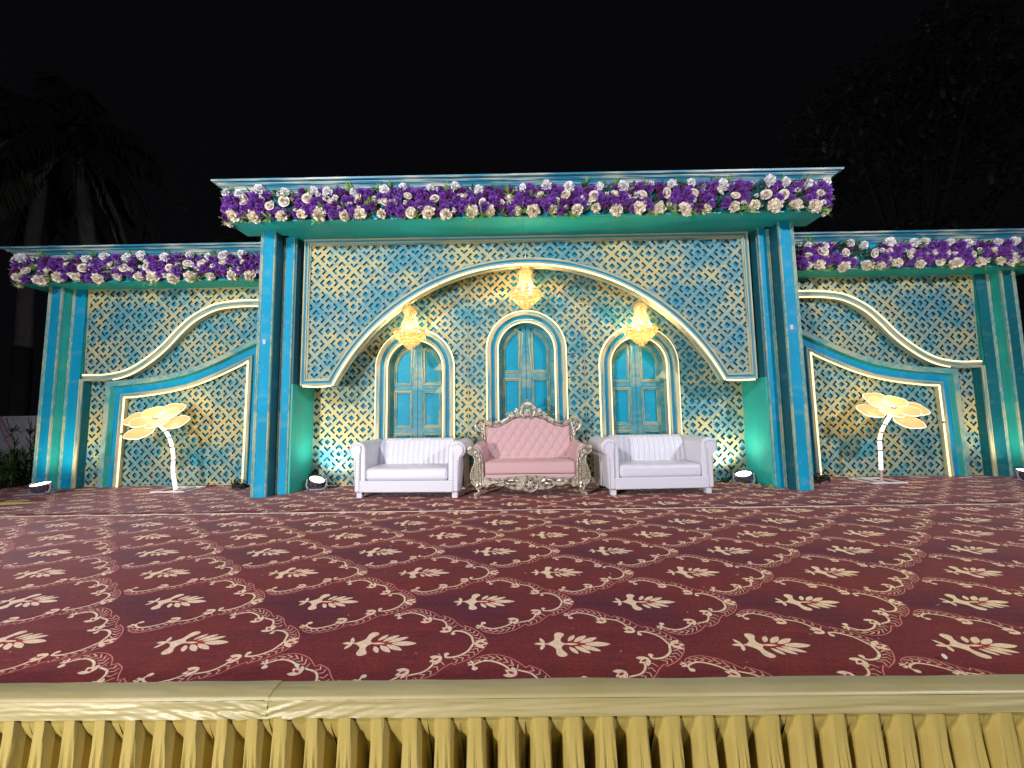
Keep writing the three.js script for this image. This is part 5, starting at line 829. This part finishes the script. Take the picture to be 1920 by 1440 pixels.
M.bark = std({ roughness: 0.9, bumpMap: grayMap(256, 256, 0.6, 0.5, (u, v) => 0.6 * fbm(u, v, 3, 14, 3, 151) + 0.4 * fbm(u, v, 20, 20, 2, 152)), bumpScale: 0.02, map: colorMap(256, 256, 1.2, 1.2, (u, v) => { const n = fbm(u, v, 4, 16, 4, 153); return [0.06 + 0.07 * n, 0.053 + 0.062 * n, 0.046 + 0.055 * n]; }) });
function palm(label, pts, radii, seed, nf, flen, droop) {
  const t = thing('palm_tree', label, 'palm tree', [pts[0][0], FLOOR, pts[0][2]]), r = rng(seed), o = V3(pts[0][0], FLOOR, pts[0][2]), loc = pts.map((p) => V3(...p).sub(o)), top = loc[loc.length - 1];
  part('trunk', tube(loc, (q) => lerp(radii[0], radii[1], q) * (1 + 0.035 * Math.sin(q * 260)), 14, 1, 30), M.bark, t);
  for (let i = 0; i < nf; i++) {
    const a = i * 2.4 + r() * 0.6, e = lerp(1.1, -1.05, i / nf) + 0.2 * (r() - 0.5), len = flen * (0.85 + 0.3 * r()), dead = i > nf * 0.78, d = V3(Math.cos(a), 0, Math.sin(a)), sp = [];
    for (let k = 0; k <= 12; k++) { const q = k / 12; sp.push(top.clone().addScaledVector(d, len * q * Math.cos(e) * (1 - 0.12 * q)).add(V3(0, len * (q * Math.sin(e) - droop * q * q * (1 + 0.25 * r()) * (dead ? 0.5 : 1)) + 0.1, 0))); }
    const c = dead ? [[0.08, 0.07, 0.05], [0.12, 0.11, 0.08]] : [[0.010, 0.016, 0.007], [0.018, 0.026, 0.011]], l = [];
    for (let k = 1; k <= 60; k++) { const q = 0.12 + 0.88 * (k / 60), f = q * 12, j = Math.min(11, Math.floor(f)), p = sp[j].clone().lerp(sp[j + 1], f - j), tan = sp[j + 1].clone().sub(sp[j]).normalize(), side = tan.clone().cross(V3(0, 1, 0)).normalize(); for (const s of [-1, 1]) l.push({ p, dir: tan.clone().multiplyScalar(0.45).addScaledVector(side, s * 0.75).add(V3(0, -0.55 - 0.5 * r(), 0)).normalize(), up: V3(0, 1, 0).addScaledVector(side, 0.1 * s), len: flen * 0.24 * (Math.sin(Math.min(1, q + 0.12) * 2.6) + 0.15), wid: 0.045, curl: -0.35, col: c[0], tip: c[1] }); }
    const f = part('frond', petals(l), M.leaf, t); part('rib', tube(sp, [0.035, 0.006], 5), dead ? M.bark : std({ color: lin(0.03, 0.035, 0.015), roughness: 0.7 }), f);
  }
}
palm('tall dark palm whose trunk rises behind the left cornice, dead fronds hanging', [[-12.3, FLOOR, -5], [-12.1, 3, -5], [-12.42, 6.1, -5], [-12.85, 8.4, -5], [-13.1, 9.7, -5]], [0.20, 0.15], 711, 24, 2.6, 0.6);
palm('palm with a leaning pale trunk between the shrubs and the left pilaster', [[-14.35, FLOOR, -5], [-14.0, 1.3, -5], [-14.03, 3.2, -5], [-14.1, 5.2, -5], [-14.7, 9.2, -5.6]], [0.21, 0.15], 712, 20, 2.6, 0.5);
palm('short palm with big arching fronds just above the left cornice', [[-8.0, FLOOR, -6.5], [-8.05, 3, -6.5], [-7.9, 5.6, -6.5]], [0.2, 0.14], 713, 18, 3.4, 0.42);
{
  const t = thing('leafy_tree', 'dark leafy tree filling the night sky behind the cornice at the right', 'tree', [13.2, FLOOR, -7]), r = rng(721), l = [];
  const trunk = [tube([[0, 0, 0], [0.1, 3, 0.1], [-0.2, 6.2, 0]], [0.38, 0.22], 12, 1, 8)], limbs = [];
  const cl = []; for (let i = 0; i < 34; i++) { const a = r() * 6.283, q = Math.sqrt(r()), y = 5 + 9 * r(), R = 5.6 * Math.sqrt(Math.max(0.08, 1 - ((y - 8.4) / 6) ** 2)); cl.push(V3(Math.cos(a) * q * R, y, Math.sin(a) * q * R * 0.7)); }
  for (const c of cl) { limbs.push(tube([V3(-0.1, Math.min(5.6, c.y - 1.2), 0), V3(c.x * 0.5, (c.y + 5) / 2, c.z * 0.5), c], [0.09, 0.02], 6, 1, 4)); const k = 0.9 + 0.9 * r(), n = 200; for (let i = 0; i < n; i++) { const d = onDome(r, -1), p = c.clone().addScaledVector(d, k * Math.cbrt(r())), s = 0.5 + 0.9 * r(); l.push({ p, dir: V3(r() - 0.5, -0.22 * r() + 0.06, r() - 0.5).normalize(), up: V3(0, 1, 0), len: 0.20 + 0.12 * r(), wid: 0.07 + 0.03 * r(), curl: -0.25, col: [0.009 * s, 0.014 * s, 0.007 * s], tip: [0.016 * s, 0.022 * s, 0.011 * s] }); } }
  part('trunk', merge(trunk), M.bark, t); part('limb', merge(limbs), std({ color: lin(0.006, 0.006, 0.005), roughness: 1 }), t); part('crown', petals(l), M.leaf, t);
}

scene.traverse((o) => { if (o.isMesh) { o.castShadow = true; o.receiveShadow = true; } });
renderer.render(scene, camera);
